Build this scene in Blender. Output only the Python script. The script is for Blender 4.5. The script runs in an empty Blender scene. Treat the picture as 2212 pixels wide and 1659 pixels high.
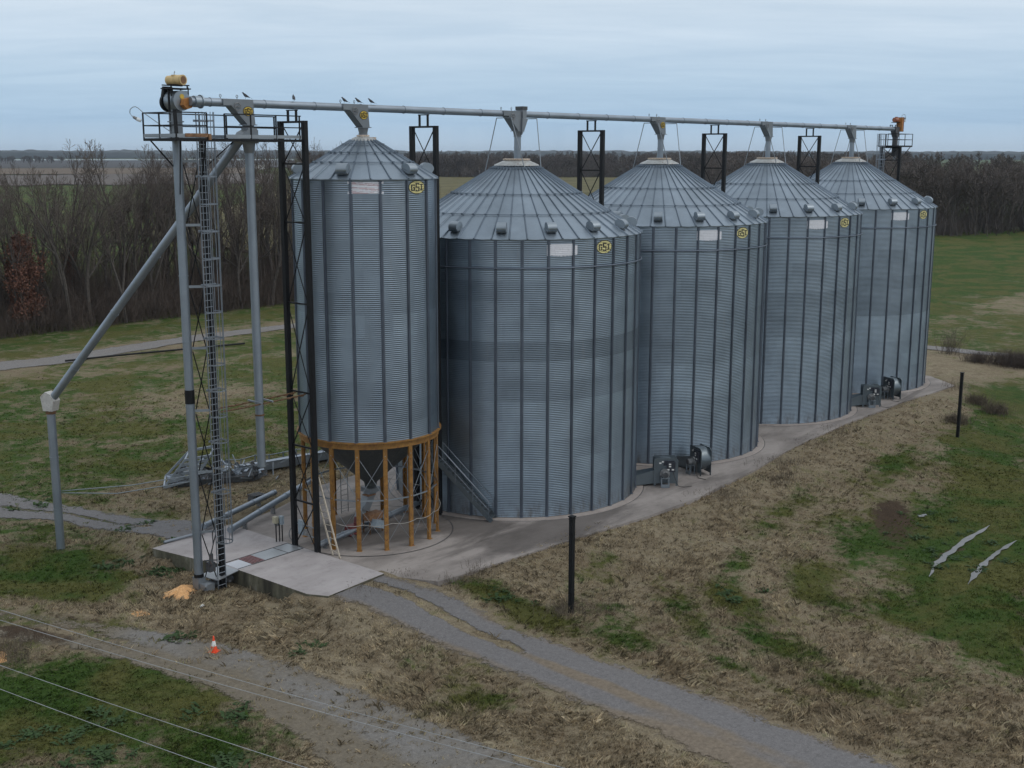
import bpy, math, random
import numpy as np
from mathutils import Vector, Matrix
R_ = math.radians
SC = bpy.context.scene
COL = SC.collection
rng = np.random.default_rng(7)
random.seed(7)

# ------------------------------------------------------------------ camera
PITCH = 0.1915; YAW = 39.855; ROLL = 0.0013
cam_d = bpy.data.cameras.new("camera")
cam = bpy.data.objects.new("camera", cam_d); COL.objects.link(cam)
cam_d.sensor_width = 36.0
cam_d.lens = 36.0 * 2579.258 / 2212.0
cam_d.clip_start = 0.5; cam_d.clip_end = 20000
cam.location = (-54.914, -45.517, 20.052)
_h = R_(YAW)
_f = Vector((math.cos(_h)*math.cos(PITCH), math.sin(_h)*math.cos(PITCH), -math.sin(PITCH)))
_q = _f.to_track_quat('-Z', 'Y')
cam.rotation_mode = 'QUATERNION'
cam.rotation_quaternion = _q @ Matrix.Rotation(ROLL, 3, 'Z').to_quaternion()
SC.camera = cam

# ------------------------------------------------------------------ sky + sun
SUN_EL, SUN_AZ = R_(48), R_(-62)          # azimuth measured from +X, counter-clockwise
W = bpy.data.worlds.new("World"); SC.world = W; W.use_nodes = True
nt = W.node_tree; nt.nodes.clear()
def wn(t, **k):
    n = nt.nodes.new(t)
    for a, b in k.items(): setattr(n, a, b)
    return n
out = wn('ShaderNodeOutputWorld'); bg = wn('ShaderNodeBackground'); bg.inputs[1].default_value = 0.1
sky = wn('ShaderNodeTexSky', sky_type='NISHITA'); sky.sun_disc = False
sky.sun_elevation = SUN_EL; sky.sun_rotation = R_(90) - SUN_AZ
sky.altitude = 50; sky.air_density = 1.0; sky.dust_density = 2.0; sky.ozone_density = 1.5
tc = wn('ShaderNodeTexCoord'); sp = wn('ShaderNodeSeparateXYZ')
nt.links.new(tc.outputs['Generated'], sp.inputs[0])
# cloud layer: project the view direction on a flat cloud ceiling
mx = wn('ShaderNodeMath', operation='MAXIMUM'); mx.inputs[1].default_value = 0.02
nt.links.new(sp.outputs['Z'], mx.inputs[0])
ad = wn('ShaderNodeMath', operation='ADD'); ad.inputs[1].default_value = 0.10
nt.links.new(mx.outputs[0], ad.inputs[0])
dv = wn('ShaderNodeVectorMath', operation='DIVIDE'); cmb = wn('ShaderNodeCombineXYZ')
for i in range(3): nt.links.new(ad.outputs[0], cmb.inputs[i])
nt.links.new(tc.outputs['Generated'], dv.inputs[0]); nt.links.new(cmb.outputs[0], dv.inputs[1])
mp0 = wn('ShaderNodeMapping'); mp0.inputs['Rotation'].default_value = (0, 0, R_(-42)); nt.links.new(dv.outputs[0], mp0.inputs[0])
mp = wn('ShaderNodeMapping'); mp.inputs['Scale'].default_value = (0.9, 0.34, 0.0)
nt.links.new(mp0.outputs[0], mp.inputs[0])
n1 = wn('ShaderNodeTexNoise'); n1.inputs['Scale'].default_value = 2.3; n1.inputs['Detail'].default_value = 7; n1.inputs['Roughness'].default_value = 0.64; n1.inputs['Distortion'].default_value = 0.5
nt.links.new(mp.outputs[0], n1.inputs['Vector'])
# overcast ceiling: brighter overhead, bluer towards the horizon (luminance of a cloudy sky)
rz = wn('ShaderNodeValToRGB')
els = rz.color_ramp.elements
els[0].position = 0.0; els[0].color = (5.0, 6.3, 7.7, 1)
els[1].position = 1.0; els[1].color = (8.2, 8.8, 9.4, 1)
e = els.new(0.025); e.color = (4.2, 5.95, 7.9, 1)
e = els.new(0.055); e.color = (4.8, 6.45, 8.2, 1)
e = els.new(0.09); e.color = (6.0, 7.35, 8.8, 1)
e = els.new(0.14); e.color = (7.0, 8.0, 9.0, 1)
e = els.new(0.40); e.color = (7.6, 8.3, 9.0, 1)
nt.links.new(sp.outputs['Z'], rz.inputs[0])
rc = wn('ShaderNodeValToRGB')
rc.color_ramp.elements[0].position = 0.34; rc.color_ramp.elements[0].color = (0.91, 0.935, 0.955, 1)
rc.color_ramp.elements[1].position = 0.68; rc.color_ramp.elements[1].color = (1.085, 1.06, 1.04, 1)
nt.links.new(n1.outputs[0], rc.inputs[0])
mul = wn('ShaderNodeMix', data_type='RGBA', blend_type='MULTIPLY'); mul.inputs[0].default_value = 1.0
nt.links.new(rz.outputs[0], mul.inputs[6]); nt.links.new(rc.outputs[0], mul.inputs[7])
mixs = wn('ShaderNodeMix', data_type='RGBA'); mixs.inputs[0].default_value = 0.90
nt.links.new(sky.outputs[0], mixs.inputs[6]); nt.links.new(mul.outputs[2], mixs.inputs[7])
nt.links.new(mixs.outputs[2], bg.inputs[0]); nt.links.new(bg.outputs[0], out.inputs[0])

sl = bpy.data.lights.new("sun", 'SUN'); sl.energy = 0.7; sl.angle = R_(25); sl.color = (1.0, 0.96, 0.90)
so = bpy.data.objects.new("sun", sl); COL.objects.link(so)
_sd = Vector((math.cos(SUN_EL)*math.cos(SUN_AZ), math.cos(SUN_EL)*math.sin(SUN_AZ), math.sin(SUN_EL)))
so.rotation_mode = 'QUATERNION'; so.rotation_quaternion = _sd.to_track_quat('Z', 'Y'); so.location = (0, 0, 80)
SC.view_settings.view_transform = 'Standard'; SC.view_settings.look = 'None'
SC.view_settings.exposure = 0.0; SC.view_settings.gamma = 1.0
SC.cycles.max_bounces = 6; SC.cycles.transparent_max_bounces = 24
SC.cycles.use_denoising = True

# ------------------------------------------------------------------ helpers
def tag(o, label=None, cat=None, group=None, kind=None):
    if label: o['label'] = label
    if cat: o['category'] = cat
    if group: o['group'] = group
    if kind: o['kind'] = kind
    return o
def empty(name, loc=(0, 0, 0), rz=0.0):
    o = bpy.data.objects.new(name, None); COL.objects.link(o)
    o.location = loc; o.rotation_euler = (0, 0, rz); o.empty_display_size = 0.2
    return o
def link(name, me, parent=None):
    o = bpy.data.objects.new(name, me); COL.objects.link(o)
    if parent is not None: o.parent = parent
    return o
def kids(o): return list(o.children)
def copy_tree(o, parent=None):
    c = o.copy(); COL.objects.link(c)
    for k in ('label', 'category', 'group', 'kind'):
        if k in o: c[k] = o[k]
    if parent is not None: c.parent = parent
    for ch in kids(o): copy_tree(ch, c)
    return c

class MB:
    """collects shapes for one mesh"""
    def __init__(s): s.v = []; s.f = []; s.sm = []; s.mi = []
    def add(s, vs, fs, smooth=False, mi=0):
        b = len(s.v); s.v.extend([tuple(map(float, p)) for p in vs])
        for f in fs: s.f.append(tuple(b+i for i in f)); s.sm.append(smooth); s.mi.append(mi)
        return s
    def box(s, c, d, rz=0.0, mi=0, M=None):
        x, y, z = d[0]/2, d[1]/2, d[2]/2
        vs = [Vector((a*x, b*y, e*z)) for a in (-1, 1) for b in (-1, 1) for e in (-1, 1)]
        rot = M if M is not None else Matrix.Rotation(rz, 3, 'Z')
        vs = [rot @ p + Vector(c) for p in vs]
        return s.add(vs, [(0, 1, 3, 2), (4, 6, 7, 5), (0, 4, 5, 1), (2, 3, 7, 6), (0, 2, 6, 4), (1, 5, 7, 3)], False, mi)
    def frame(s, p, q, up=(0, 0, 1)):
        p = Vector(p); q = Vector(q); d = (q-p); L = d.length; d.normalize()
        u = Vector(up)
        if abs(d.dot(u)) > 0.97: u = Vector((1, 0, 0))
        a = d.cross(u).normalized(); b = a.cross(d).normalized()
        return p, q, d, a, b, L
    def bar(s, p, q, w, h, mi=0, up=(0, 0, 1)):
        p, q, d, a, b, L = s.frame(p, q, up)
        vs = []
        for c in (p, q):
            for i, j in ((-1, -1), (1, -1), (1, 1), (-1, 1)): vs.append(c + a*(i*w/2) + b*(j*h/2))
        return s.add(vs, [(0, 3, 2, 1), (4, 5, 6, 7), (0, 1, 5, 4), (1, 2, 6, 5), (2, 3, 7, 6), (3, 0, 4, 7)], False, mi)
    def angle(s, p, q, w, t=0.008, mi=0, up=(0, 0, 1)):
        p_, q_, d, a, b, L = s.frame(p, q, up)
        s.bar(p, q, w, t, mi, up)
        o = a*(w/2-t/2)+b*(w/2+t/2)
        return s.bar(Vector(p)+o, Vector(q)+o, t, w, mi, up)
    def tube(s, p, q, r, seg=12, r2=None, caps=True, mi=0):
        p, q, d, a, b, L = s.frame(p, q)
        r2 = r if r2 is None else r2
        vs = []
        for c, rr in ((p, r), (q, r2)):
            for i in range(seg):
                t = 2*math.pi*i/seg; vs.append(c + a*(math.cos(t)*rr) + b*(math.sin(t)*rr))
        s.add(vs, [(i, (i+1) % seg, seg+(i+1) % seg, seg+i) for i in range(seg)], seg > 5, mi)
        if caps:
            s.add(vs[:seg], [tuple(range(seg))[::-1]], False, mi); s.add(vs[seg:], [tuple(range(seg))], False, mi)
        return s
    def path(s, pts, r, seg=8, mi=0, closed=False):
        pts = [Vector(p) for p in pts]; n = len(pts); rings = []
        for i in range(n):
            if closed: d = pts[(i+1) % n]-pts[i-1]
            else: d = pts[min(i+1, n-1)]-pts[max(i-1, 0)]
            d.normalize(); u = Vector((0, 0, 1))
            if abs(d.dot(u)) > 0.95: u = Vector((0.3, 1, 0)).normalized()
            a = d.cross(u).normalized(); b = a.cross(d)
            rings.append([pts[i]+a*(math.cos(2*math.pi*k/seg)*r)+b*(math.sin(2*math.pi*k/seg)*r) for k in range(seg)])
        vs = [v for rg in rings for v in rg]; fs = []
        m = n if closed else n-1
        for i in range(m):
            j = (i+1) % n
            for k in range(seg): fs.append((i*seg+k, i*seg+(k+1) % seg, j*seg+(k+1) % seg, j*seg+k))
        s.add(vs, fs, seg > 4, mi)
        if not closed:
            s.add(rings[0], [tuple(range(seg))[::-1]], False, mi); s.add(rings[-1], [tuple(range(seg))], False, mi)
        return s
    def lathe(s, prof, seg=64, c=(0, 0, 0), smooth=True, mi=0, a0=0.0, ang=2*math.pi):
        full = abs(ang-2*math.pi) < 1e-6; n = seg if full else seg+1
        vs = []
        for r, z in prof:
            for i in range(n):
                t = a0+ang*i/seg; vs.append((c[0]+r*math.cos(t), c[1]+r*math.sin(t), c[2]+z))
        fs = []
        for j in range(len(prof)-1):
            for i in range(seg):
                k = (i+1) % n
                fs.append((j*n+i, j*n+k, (j+1)*n+k, (j+1)*n+i))
        return s.add(vs, fs, smooth, mi)
    def disc(s, c, r, seg=48, mi=0, up=True):
        vs = [(c[0]+r*math.cos(2*math.pi*i/seg), c[1]+r*math.sin(2*math.pi*i/seg), c[2]) for i in range(seg)]
        f = tuple(range(seg)); return s.add(vs, [f if up else f[::-1]], False, mi)
    def prism(s, poly, z0, z1, mi=0):
        """extrude a polygon (x,y) from z0 to z1 (numbers or per-vertex lists)"""
        n = len(poly)
        a = z0 if hasattr(z0, '__len__') else [z0]*n; b = z1 if hasattr(z1, '__len__') else [z1]*n
        vs = [(p[0], p[1], a[i]) for i, p in enumerate(poly)]+[(p[0], p[1], b[i]) for i, p in enumerate(poly)]
        fs = [tuple(range(n))[::-1], tuple(range(n, 2*n))]+[(i, (i+1) % n, n+(i+1) % n, n+i) for i in range(n)]
        return s.add(vs, fs, False, mi)
    def slab(s, poly, axis_o, ax, ay, an, t, mi=0, smooth=False):
        """extrude 2-D poly along an by +-t/2; point = o + ax*u + ay*v"""
        o = Vector(axis_o); ax = Vector(ax); ay = Vector(ay); an = Vector(an).normalized(); n = len(poly)
        vs = [o+ax*p[0]+ay*p[1]-an*(t/2) for p in poly]+[o+ax*p[0]+ay*p[1]+an*(t/2) for p in poly]
        s.add(vs, [tuple(range(n))[::-1], tuple(range(n, 2*n))], False, mi)
        return s.add(vs, [(i, (i+1) % n, n+(i+1) % n, n+i) for i in range(n)], smooth, mi)
    def xform(s, M):
        s.v = [tuple(M @ Vector(p)) for p in s.v]; return s
    def mesh(s, name, mats):
        me = bpy.data.meshes.new(name)
        me.from_pydata(s.v, [], s.f)
        for m in (mats if isinstance(mats, (list, tuple)) else [mats]): me.materials.append(m)
        me.polygons.foreach_set('use_smooth', s.sm); me.polygons.foreach_set('material_index', s.mi)
        me.update(); return me
    def build(s, name, mats, parent=None):
        return link(name, s.mesh(name, mats), parent)

def np_mesh(name, v, f, mats, smooth=False, attrs=None):
    """fast mesh from numpy verts (n,3) and faces (m,k)"""
    me = bpy.data.meshes.new(name)
    v = np.asarray(v, np.float32); f = np.asarray(f, np.int32); k = f.shape[1]
    me.vertices.add(len(v)); me.vertices.foreach_set('co', v.ravel())
    me.loops.add(f.size); me.loops.foreach_set('vertex_index', f.ravel())
    me.polygons.add(len(f)); me.polygons.foreach_set('loop_start', np.arange(0, f.size, k, dtype=np.int32))
    me.polygons.foreach_set('loop_total', np.full(len(f), k, np.int32))
    me.polygons.foreach_set('use_smooth', np.full(len(f), smooth, bool))
    for m in (mats if isinstance(mats, (list, tuple)) else [mats]): me.materials.append(m)
    me.update(calc_edges=True)
    for an, av in (attrs or {}).items():
        a = me.attributes.new(an, 'FLOAT', 'POINT'); a.data.foreach_set('value', np.asarray(av, np.float32).ravel())
    me.validate(); return me

# ------------------------------------------------------------------ materials
class NB:
    """tiny node-building helper"""
    def __init__(s, name):
        s.m = bpy.data.materials.new(name); s.m.use_nodes = True
        s.t = s.m.node_tree; s.b = s.t.nodes['Principled BSDF']; s.o = s.t.nodes['Material Output']
    def n(s, t, **k):
        x = s.t.nodes.new(t)
        for a, b in k.items(): setattr(x, a, b)
        return x
    def l(s, a, b): s.t.links.new(a, b)
    def val(s, x, sock):
        if hasattr(x, 'links') or hasattr(x, 'is_output'): s.l(x, sock)
        else: sock.default_value = x
    def pos(s): return s.n('ShaderNodeNewGeometry').outputs['Position']
    def obj(s): return s.n('ShaderNodeTexCoord').outputs['Object']
    def noise(s, vec, scale, detail=4, rough=0.55, dist=0.0, sc=None):
        if sc:
            m = s.n('ShaderNodeMapping'); m.inputs['Scale'].default_value = sc; s.l(vec, m.inputs[0]); vec = m.outputs[0]
        x = s.n('ShaderNodeTexNoise'); x.inputs['Scale'].default_value = scale; x.inputs['Detail'].default_value = detail
        x.inputs['Roughness'].default_value = rough; x.inputs['Distortion'].default_value = dist
        s.l(vec, x.inputs['Vector']); return x.outputs[0]
    def math(s, op, a, b=0.0, c=None, clamp=False):
        x = s.n('ShaderNodeMath', operation=op, use_clamp=clamp); s.val(a, x.inputs[0]); s.val(b, x.inputs[1])
        if c is not None: s.val(c, x.inputs[2])
        return x.outputs[0]
    def ss(s, x, lo, hi):
        m = s.n('ShaderNodeMapRange', interpolation_type='SMOOTHSTEP'); s.val(x, m.inputs[0])
        m.inputs[1].default_value = lo; m.inputs[2].default_value = hi; return m.outputs[0]
    def ramp(s, x, stops):
        r = s.n('ShaderNodeValToRGB'); e = r.color_ramp.elements
        e[0].position, e[0].color = stops[0][0], (*stops[0][1], 1)
        e[1].position, e[1].color = stops[-1][0], (*stops[-1][1], 1)
        for p, c in stops[1:-1]:
            k = e.new(p); k.color = (*c, 1)
        s.l(x, r.inputs[0]); return r.outputs[0]
    def mix(s, f, a, b, mode='MIX'):
        m = s.n('ShaderNodeMix', data_type='RGBA', blend_type=mode); s.val(f, m.inputs[0])
        for x, i in ((a, 6), (b, 7)):
            if isinstance(x, tuple): m.inputs[i].default_value = (*x[:3], 1)
            else: s.l(x, m.inputs[i])
        return m.outputs[2]
    def attr(s, name): return s.n('ShaderNodeAttribute', attribute_name=name).outputs['Fac']
    def bump(s, h, dist=0.05, strength=0.6):
        b = s.n('ShaderNodeBump'); b.inputs['Strength'].default_value = strength; b.inputs['Distance'].default_value = dist
        s.l(h, b.inputs['Height']); s.l(b.outputs[0], s.b.inputs['Normal'])
    def fin(s, col=None, rough=None, metal=None, spec=None):
        if col is not None:
            if isinstance(col, tuple): s.b.inputs['Base Color'].default_value = (*col[:3], 1)
            else: s.l(col, s.b.inputs['Base Color'])
        if rough is not None: s.val(rough, s.b.inputs['Roughness'])
        if metal is not None: s.val(metal, s.b.inputs['Metallic'])
        if spec is not None: s.b.inputs['Specular IOR Level'].default_value = spec
        return s.m

def paint(name, col, rough=0.5, var=0.25, scale=3.0, rust=0.0, metal=0.0, dirt=(0.05, 0.04, 0.03)):
    n = NB(name); p = n.obj()
    a = n.noise(p, scale, 5); b = n.noise(p, scale*6, 3)
    dk = tuple(c*(1-var) for c in col); lt = tuple(min(1, c*(1+var)) for c in col)
    c = n.ramp(a, [(0.3, dk), (0.7, lt)])
    c = n.mix(n.math('MULTIPLY', n.ss(b, 0.55, 0.75), 0.35), c, dirt)
    if rust > 0:
        rn = n.noise(p, scale*2.2, 6, 0.65)
        c = n.mix(n.math('MULTIPLY', n.ss(rn, 0.62-rust*0.25, 0.72-rust*0.2), 0.85), c, (0.16, 0.06, 0.025))
    return n.fin(c, n.ramp(b, [(0.3, (rough*0.85,)*3), (0.7, (min(1, rough*1.2),)*3)]), metal)

def galv(name, tone=(0.56, 0.60, 0.65), rough=0.42, metal=0.9, rings=False, streak=True, bands=False):
    n = NB(name); p = n.obj()
    a = n.noise(p, 0.55, 4); b = n.noise(p, 9.0, 3)
    c = n.ramp(a, [(0.3, tuple(t*0.84 for t in tone)), (0.7, tuple(min(1, t*1.10) for t in tone))])
    if rings:                                    # every ring of sheets weathered a little differently
        s_ = n.n('ShaderNodeSeparateXYZ'); n.l(p, s_.inputs[0])
        k = n.math('FLOOR', n.math('DIVIDE', s_.outputs['Z'], 1.1056))
        at = n.math('ARCTAN2', s_.outputs['Y'], s_.outputs['X'])
        sh = n.math('FLOOR', n.math('ADD', n.math('MULTIPLY', at, 16/(2*math.pi)), n.math('MULTIPLY', k, 0.5)))
        cmbv = n.n('ShaderNodeCombineXYZ'); n.l(k, cmbv.inputs[0]); oi = n.n('ShaderNodeObjectInfo'); n.l(n.math('MULTIPLY', oi.outputs['Random'], 91.0), cmbv.inputs[1])
        w = n.n('ShaderNodeTexWhiteNoise', noise_dimensions='2D'); n.l(cmbv.outputs[0], w.inputs['Vector'])
        cv2 = n.n('ShaderNodeCombineXYZ'); n.l(k, cv2.inputs[0]); n.l(sh, cv2.inputs[1])
        w2 = n.n('ShaderNodeTexWhiteNoise', noise_dimensions='2D'); n.l(cv2.outputs[0], w2.inputs['Vector'])
        t = n.math('ADD', n.math('MULTIPLY', w.outputs[0], 0.13), n.math('MULTIPLY', w2.outputs[0], 0.10))
        t = n.math('ADD', t, 0.80)
        if bands:                                # one duller ring of sheets at mid height, newer bright sheets low down
            eq = n.n('ShaderNodeMath', operation='COMPARE'); n.l(k, eq.inputs[0]); eq.inputs[1].default_value = 8.0; eq.inputs[2].default_value = 0.5
            t = n.math('SUBTRACT', t, n.math("MULTIPLY", eq.outputs[0], 0.19))
            t = n.math('ADD', t, n.math('MULTIPLY', n.math('LESS_THAN', k, 5.5), 0.15))
        cc = n.n('ShaderNodeCombineColor')
        for i in range(3): n.l(t, cc.inputs[i])
        c = n.mix(1.0, c, cc.outputs[0], 'MULTIPLY')
    if rings:
        dn = n.noise(p, 3.0, 5, 0.65, 0, (1, 1, 0.35)); low = n.math('SUBTRACT', 1.0, n.ss(s_.outputs['Z'], 0.05, 1.3))
        c = n.mix(n.math('MULTIPLY', n.math('MULTIPLY', low, n.ss(dn, 0.38, 0.66)), 0.6), c, (0.13, 0.105, 0.08))
        rs = n.noise(p, 1.0, 6, 0.7, 0, (3.0, 3.0, 0.07))
        c = n.mix(n.math('MULTIPLY', n.ss(rs, 0.62, 0.78), 0.35), c, (0.17, 0.15, 0.13))
    if streak:
        st = n.noise(p, 2.2, 5, 0.6, 0.0, (2.0, 2.0, 0.12))
        c = n.mix(n.math('MULTIPLY', n.ss(st, 0.55, 0.8), 0.25), c, (0.30, 0.29, 0.27))
    return n.fin(c, n.ramp(b, [(0.3, (rough*0.9,)*3), (0.7, (rough*1.15,)*3)]), metal)

M = {}
M['wall'] = galv('corrugated_steel', (0.282, 0.338, 0.392), 0.34, 0.93, rings=True, bands=True)
M['wall_h'] = galv('corrugated_steel_tall', (0.285, 0.340, 0.395), 0.34, 0.93, rings=True)
M['roof'] = galv('roof_steel', (0.275, 0.325, 0.375), 0.42, 0.9)
M['rib'] = galv('roof_rib_steel', (0.19, 0.23, 0.275), 0.5, 0.85)
M['stiff'] = galv('stiffener_steel', (0.155, 0.18, 0.22), 0.5, 0.8)
M['vent'] = galv('vent_steel', (0.31, 0.355, 0.395), 0.45, 0.8)
M['tube'] = galv('tube_steel', (0.30, 0.34, 0.385), 0.46, 0.75)
M['gate'] = galv('gate_steel', (0.24, 0.26, 0.28), 0.5, 0.6)
M['cap'] = paint('peak_cap_steel', (0.40, 0.41, 0.40), 0.5, 0.15, 3, rust=0.25, metal=0.4)
M['caprim'] = paint('rusty_rim', (0.55, 0.45, 0.36), 0.6, 0.25, 6, rust=0.4)
M['cage'] = galv('ladder_steel', (0.28, 0.31, 0.35), 0.45, 0.7)
M['black'] = paint('black_paint', (0.008, 0.0085, 0.010), 0.55, 0.3, 2.0, dirt=(0.02, 0.019, 0.018))
M['black'].node_tree.nodes['Principled BSDF'].inputs['Specular IOR Level'].default_value = 0.3
M['deck'] = galv('deck_steel', (0.30, 0.33, 0.36), 0.55, 0.6)
M['yellow'] = paint('yellow_leg_paint', (0.275, 0.135, 0.030), 0.6, 0.30, 2.6, rust=0.35)
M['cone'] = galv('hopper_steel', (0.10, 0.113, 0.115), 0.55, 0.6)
M['orange'] = paint('orange_paint', (0.40, 0.165, 0.040), 0.5, 0.25, 4, rust=0.2)
M['cream'] = paint('cream_motor_paint', (0.60, 0.43, 0.20), 0.5, 0.2, 4)
M['brownmotor'] = paint('red_brown_paint', (0.30, 0.11, 0.06), 0.5, 0.3, 5, rust=0.3)
M['rustplate'] = paint('rusty_plate', (0.22, 0.12, 0.06), 0.7, 0.3, 4, rust=0.5)
M['logo_y'] = paint('sign_yellow', (0.60, 0.54, 0.24), 0.55, 0.18, 5)
M['logo_yo'] = paint('sign_strong_yellow', (0.55, 0.38, 0.055), 0.5, 0.12, 5)
M['logo_k'] = paint('sign_black', (0.012, 0.013, 0.014), 0.5, 0.2, 5)
M['white'] = paint('white_cover_paint', (0.74, 0.74, 0.78), 0.55, 0.06, 2.5)
M['pinkw'] = paint('faded_red_paint', (0.56, 0.42, 0.45), 0.55, 0.2, 5)
M['fan'] = galv('fan_steel', (0.165, 0.195, 0.215), 0.42, 0.75)
M['fandark'] = paint('fan_dark_panel', (0.030, 0.033, 0.045), 0.45, 0.3, 4)
M['motor'] = paint('grey_motor', (0.20, 0.20, 0.20), 0.5, 0.3, 8)
M['label'] = paint('paper_label', (0.72, 0.71, 0.68), 0.6, 0.1, 10)
M['rope'] = paint('cable_jacket', (0.05, 0.045, 0.04), 0.6, 0.3, 6)
M['conduit'] = paint('conduit', (0.34, 0.32, 0.29), 0.5, 0.2, 6)
M['wood'] = paint('pale_ladder', (0.52, 0.45, 0.36), 0.6, 0.2, 6)
M['rust'] = paint('rust_iron', (0.13, 0.07, 0.035), 0.75, 0.4, 5)
M['rod'] = galv('brace_rod', (0.30, 0.33, 0.36), 0.5, 0.7)
M['elbow'] = paint('elbow_paint', (0.52, 0.50, 0.47), 0.5, 0.12, 4, rust=0.12)
M['wire'] = galv('wire_alloy', (0.42, 0.43, 0.44), 0.45, 0.7, streak=False)
M['grate'] = paint('red_grate', (0.26, 0.12, 0.12), 0.6, 0.3, 6, rust=0.3)
M['plate'] = galv('steel_plate', (0.34, 0.355, 0.37), 0.45, 0.6)
M['endplate'] = galv('bright_plate', (0.52, 0.53, 0.56), 0.45, 0.4)
M['redbox'] = paint('red_gearbox', (0.14, 0.028, 0.03), 0.5, 0.3, 5, rust=0.3)
M['cone_o'] = paint('cone_orange', (0.85, 0.085, 0.025), 0.45, 0.08, 5)
M['cone_w'] = paint('cone_white', (0.80, 0.79, 0.76), 0.45, 0.06, 5)
M['bird'] = paint('bird_feathers', (0.055, 0.058, 0.065), 0.7, 0.3, 20)
M['glass'] = NB('lamp_glass').fin((0.75, 0.78, 0.8), 0.15, 0.0)
M['scrap'] = galv('scrap_steel', (0.32, 0.36, 0.41), 0.45, 0.55)
M['scrapdark'] = paint('scrap_dark', (0.06, 0.065, 0.07), 0.6, 0.4, 6, rust=0.25)
M['beige'] = paint('beige_enclosure', (0.42, 0.38, 0.27), 0.5, 0.15, 6)
M['bluegrey'] = paint('blue_grey_enclosure', (0.28, 0.33, 0.37), 0.5, 0.15, 6)
M['trash'] = paint('white_plastic', (0.75, 0.75, 0.74), 0.5, 0.05, 6)
M['bark'] = paint('bark', (0.085, 0.072, 0.063), 0.9, 0.35, 3, dirt=(0.03, 0.026, 0.02))
M['twig'] = paint('twigs', (0.108, 0.086, 0.074), 0.9, 0.3, 0.6, dirt=(0.03, 0.025, 0.02))
M['thicket'] = paint('thicket_stems', (0.088, 0.066, 0.054), 0.9, 0.35, 0.4, dirt=(0.035, 0.025, 0.02))
M['oakleaf'] = paint('dead_oak_leaves', (0.150, 0.068, 0.045), 0.8, 0.4, 2.5, dirt=(0.07, 0.03, 0.02))
M['farwood'] = paint('far_twigs', (0.105, 0.085, 0.074), 0.95, 0.35, 0.02, dirt=(0.04, 0.032, 0.026))
M['farbelt'] = paint('far_belt', (0.055, 0.062, 0.062), 0.95, 0.3, 0.004)
M['weed'] = paint('broad_leaf', (0.042, 0.072, 0.028), 0.75, 0.35, 3)
M['weed'].node_tree.nodes['Principled BSDF'].inputs['Specular IOR Level'].default_value = 0.12
M['deadweed'] = paint('dead_weed', (0.125, 0.098, 0.070), 0.9, 0.35, 2)

def mat_concrete(name, lo, hi, streaky=True):
    n = NB(name); p = n.pos()
    a = n.noise(p, 0.22, 6, 0.6, 0.4, (1.0, 2.2, 1.0)); b = n.noise(p, 2.4, 5, 0.65); c3 = n.noise(p, 28, 3, 0.7)
    c = n.ramp(a, [(0.30, lo), (0.62, hi)])
    c = n.mix(n.math('MULTIPLY', n.ss(b, 0.50, 0.72), 0.30), c, tuple(x*0.6 for x in lo))
    c = n.mix(n.math('MULTIPLY', n.ss(c3, 0.45, 0.75), 0.22), c, tuple(x*1.15 for x in hi))
    if streaky:
        st = n.noise(p, 0.16, 6, 0.62, 0.8, (0.6, 3.0, 1.0))
        c = n.mix(n.math('MULTIPLY', n.ss(st, 0.52, 0.70), 0.55), c, tuple(x*0.42 for x in lo))
    if streaky:                                  # wet stain beside the near wide bin; concrete also darker under the hopper bin
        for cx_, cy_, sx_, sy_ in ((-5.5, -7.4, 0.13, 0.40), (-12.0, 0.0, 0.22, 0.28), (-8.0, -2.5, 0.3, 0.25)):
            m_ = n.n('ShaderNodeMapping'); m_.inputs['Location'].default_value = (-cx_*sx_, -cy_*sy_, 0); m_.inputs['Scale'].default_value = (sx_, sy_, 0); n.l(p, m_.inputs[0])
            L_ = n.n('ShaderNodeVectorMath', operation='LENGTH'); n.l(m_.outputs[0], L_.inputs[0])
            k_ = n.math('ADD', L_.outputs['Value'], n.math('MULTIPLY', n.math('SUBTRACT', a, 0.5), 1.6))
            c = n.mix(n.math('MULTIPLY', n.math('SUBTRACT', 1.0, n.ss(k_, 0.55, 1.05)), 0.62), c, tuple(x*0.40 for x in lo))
    n.bump(c3, 0.01, 0.4)
    return n.fin(c, 0.85, 0.0, 0.3)
M['pad'] = mat_concrete('pad_concrete', (0.180, 0.158, 0.145), (0.335, 0.298, 0.275))
M['ramp'] = mat_concrete('ramp_concrete', (0.27, 0.243, 0.238), (0.40, 0.368, 0.362), False)
M['plinth'] = mat_concrete('plinth_concrete', (0.24, 0.205, 0.185), (0.38, 0.33, 0.30), False)
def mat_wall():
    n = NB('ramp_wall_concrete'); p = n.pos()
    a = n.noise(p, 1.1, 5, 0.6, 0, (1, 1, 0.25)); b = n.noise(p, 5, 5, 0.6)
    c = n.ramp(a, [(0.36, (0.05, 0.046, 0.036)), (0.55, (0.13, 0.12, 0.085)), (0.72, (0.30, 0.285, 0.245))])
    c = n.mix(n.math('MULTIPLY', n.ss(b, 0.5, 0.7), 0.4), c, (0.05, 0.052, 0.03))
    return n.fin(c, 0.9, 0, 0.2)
M['rampwall'] = mat_wall()

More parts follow.
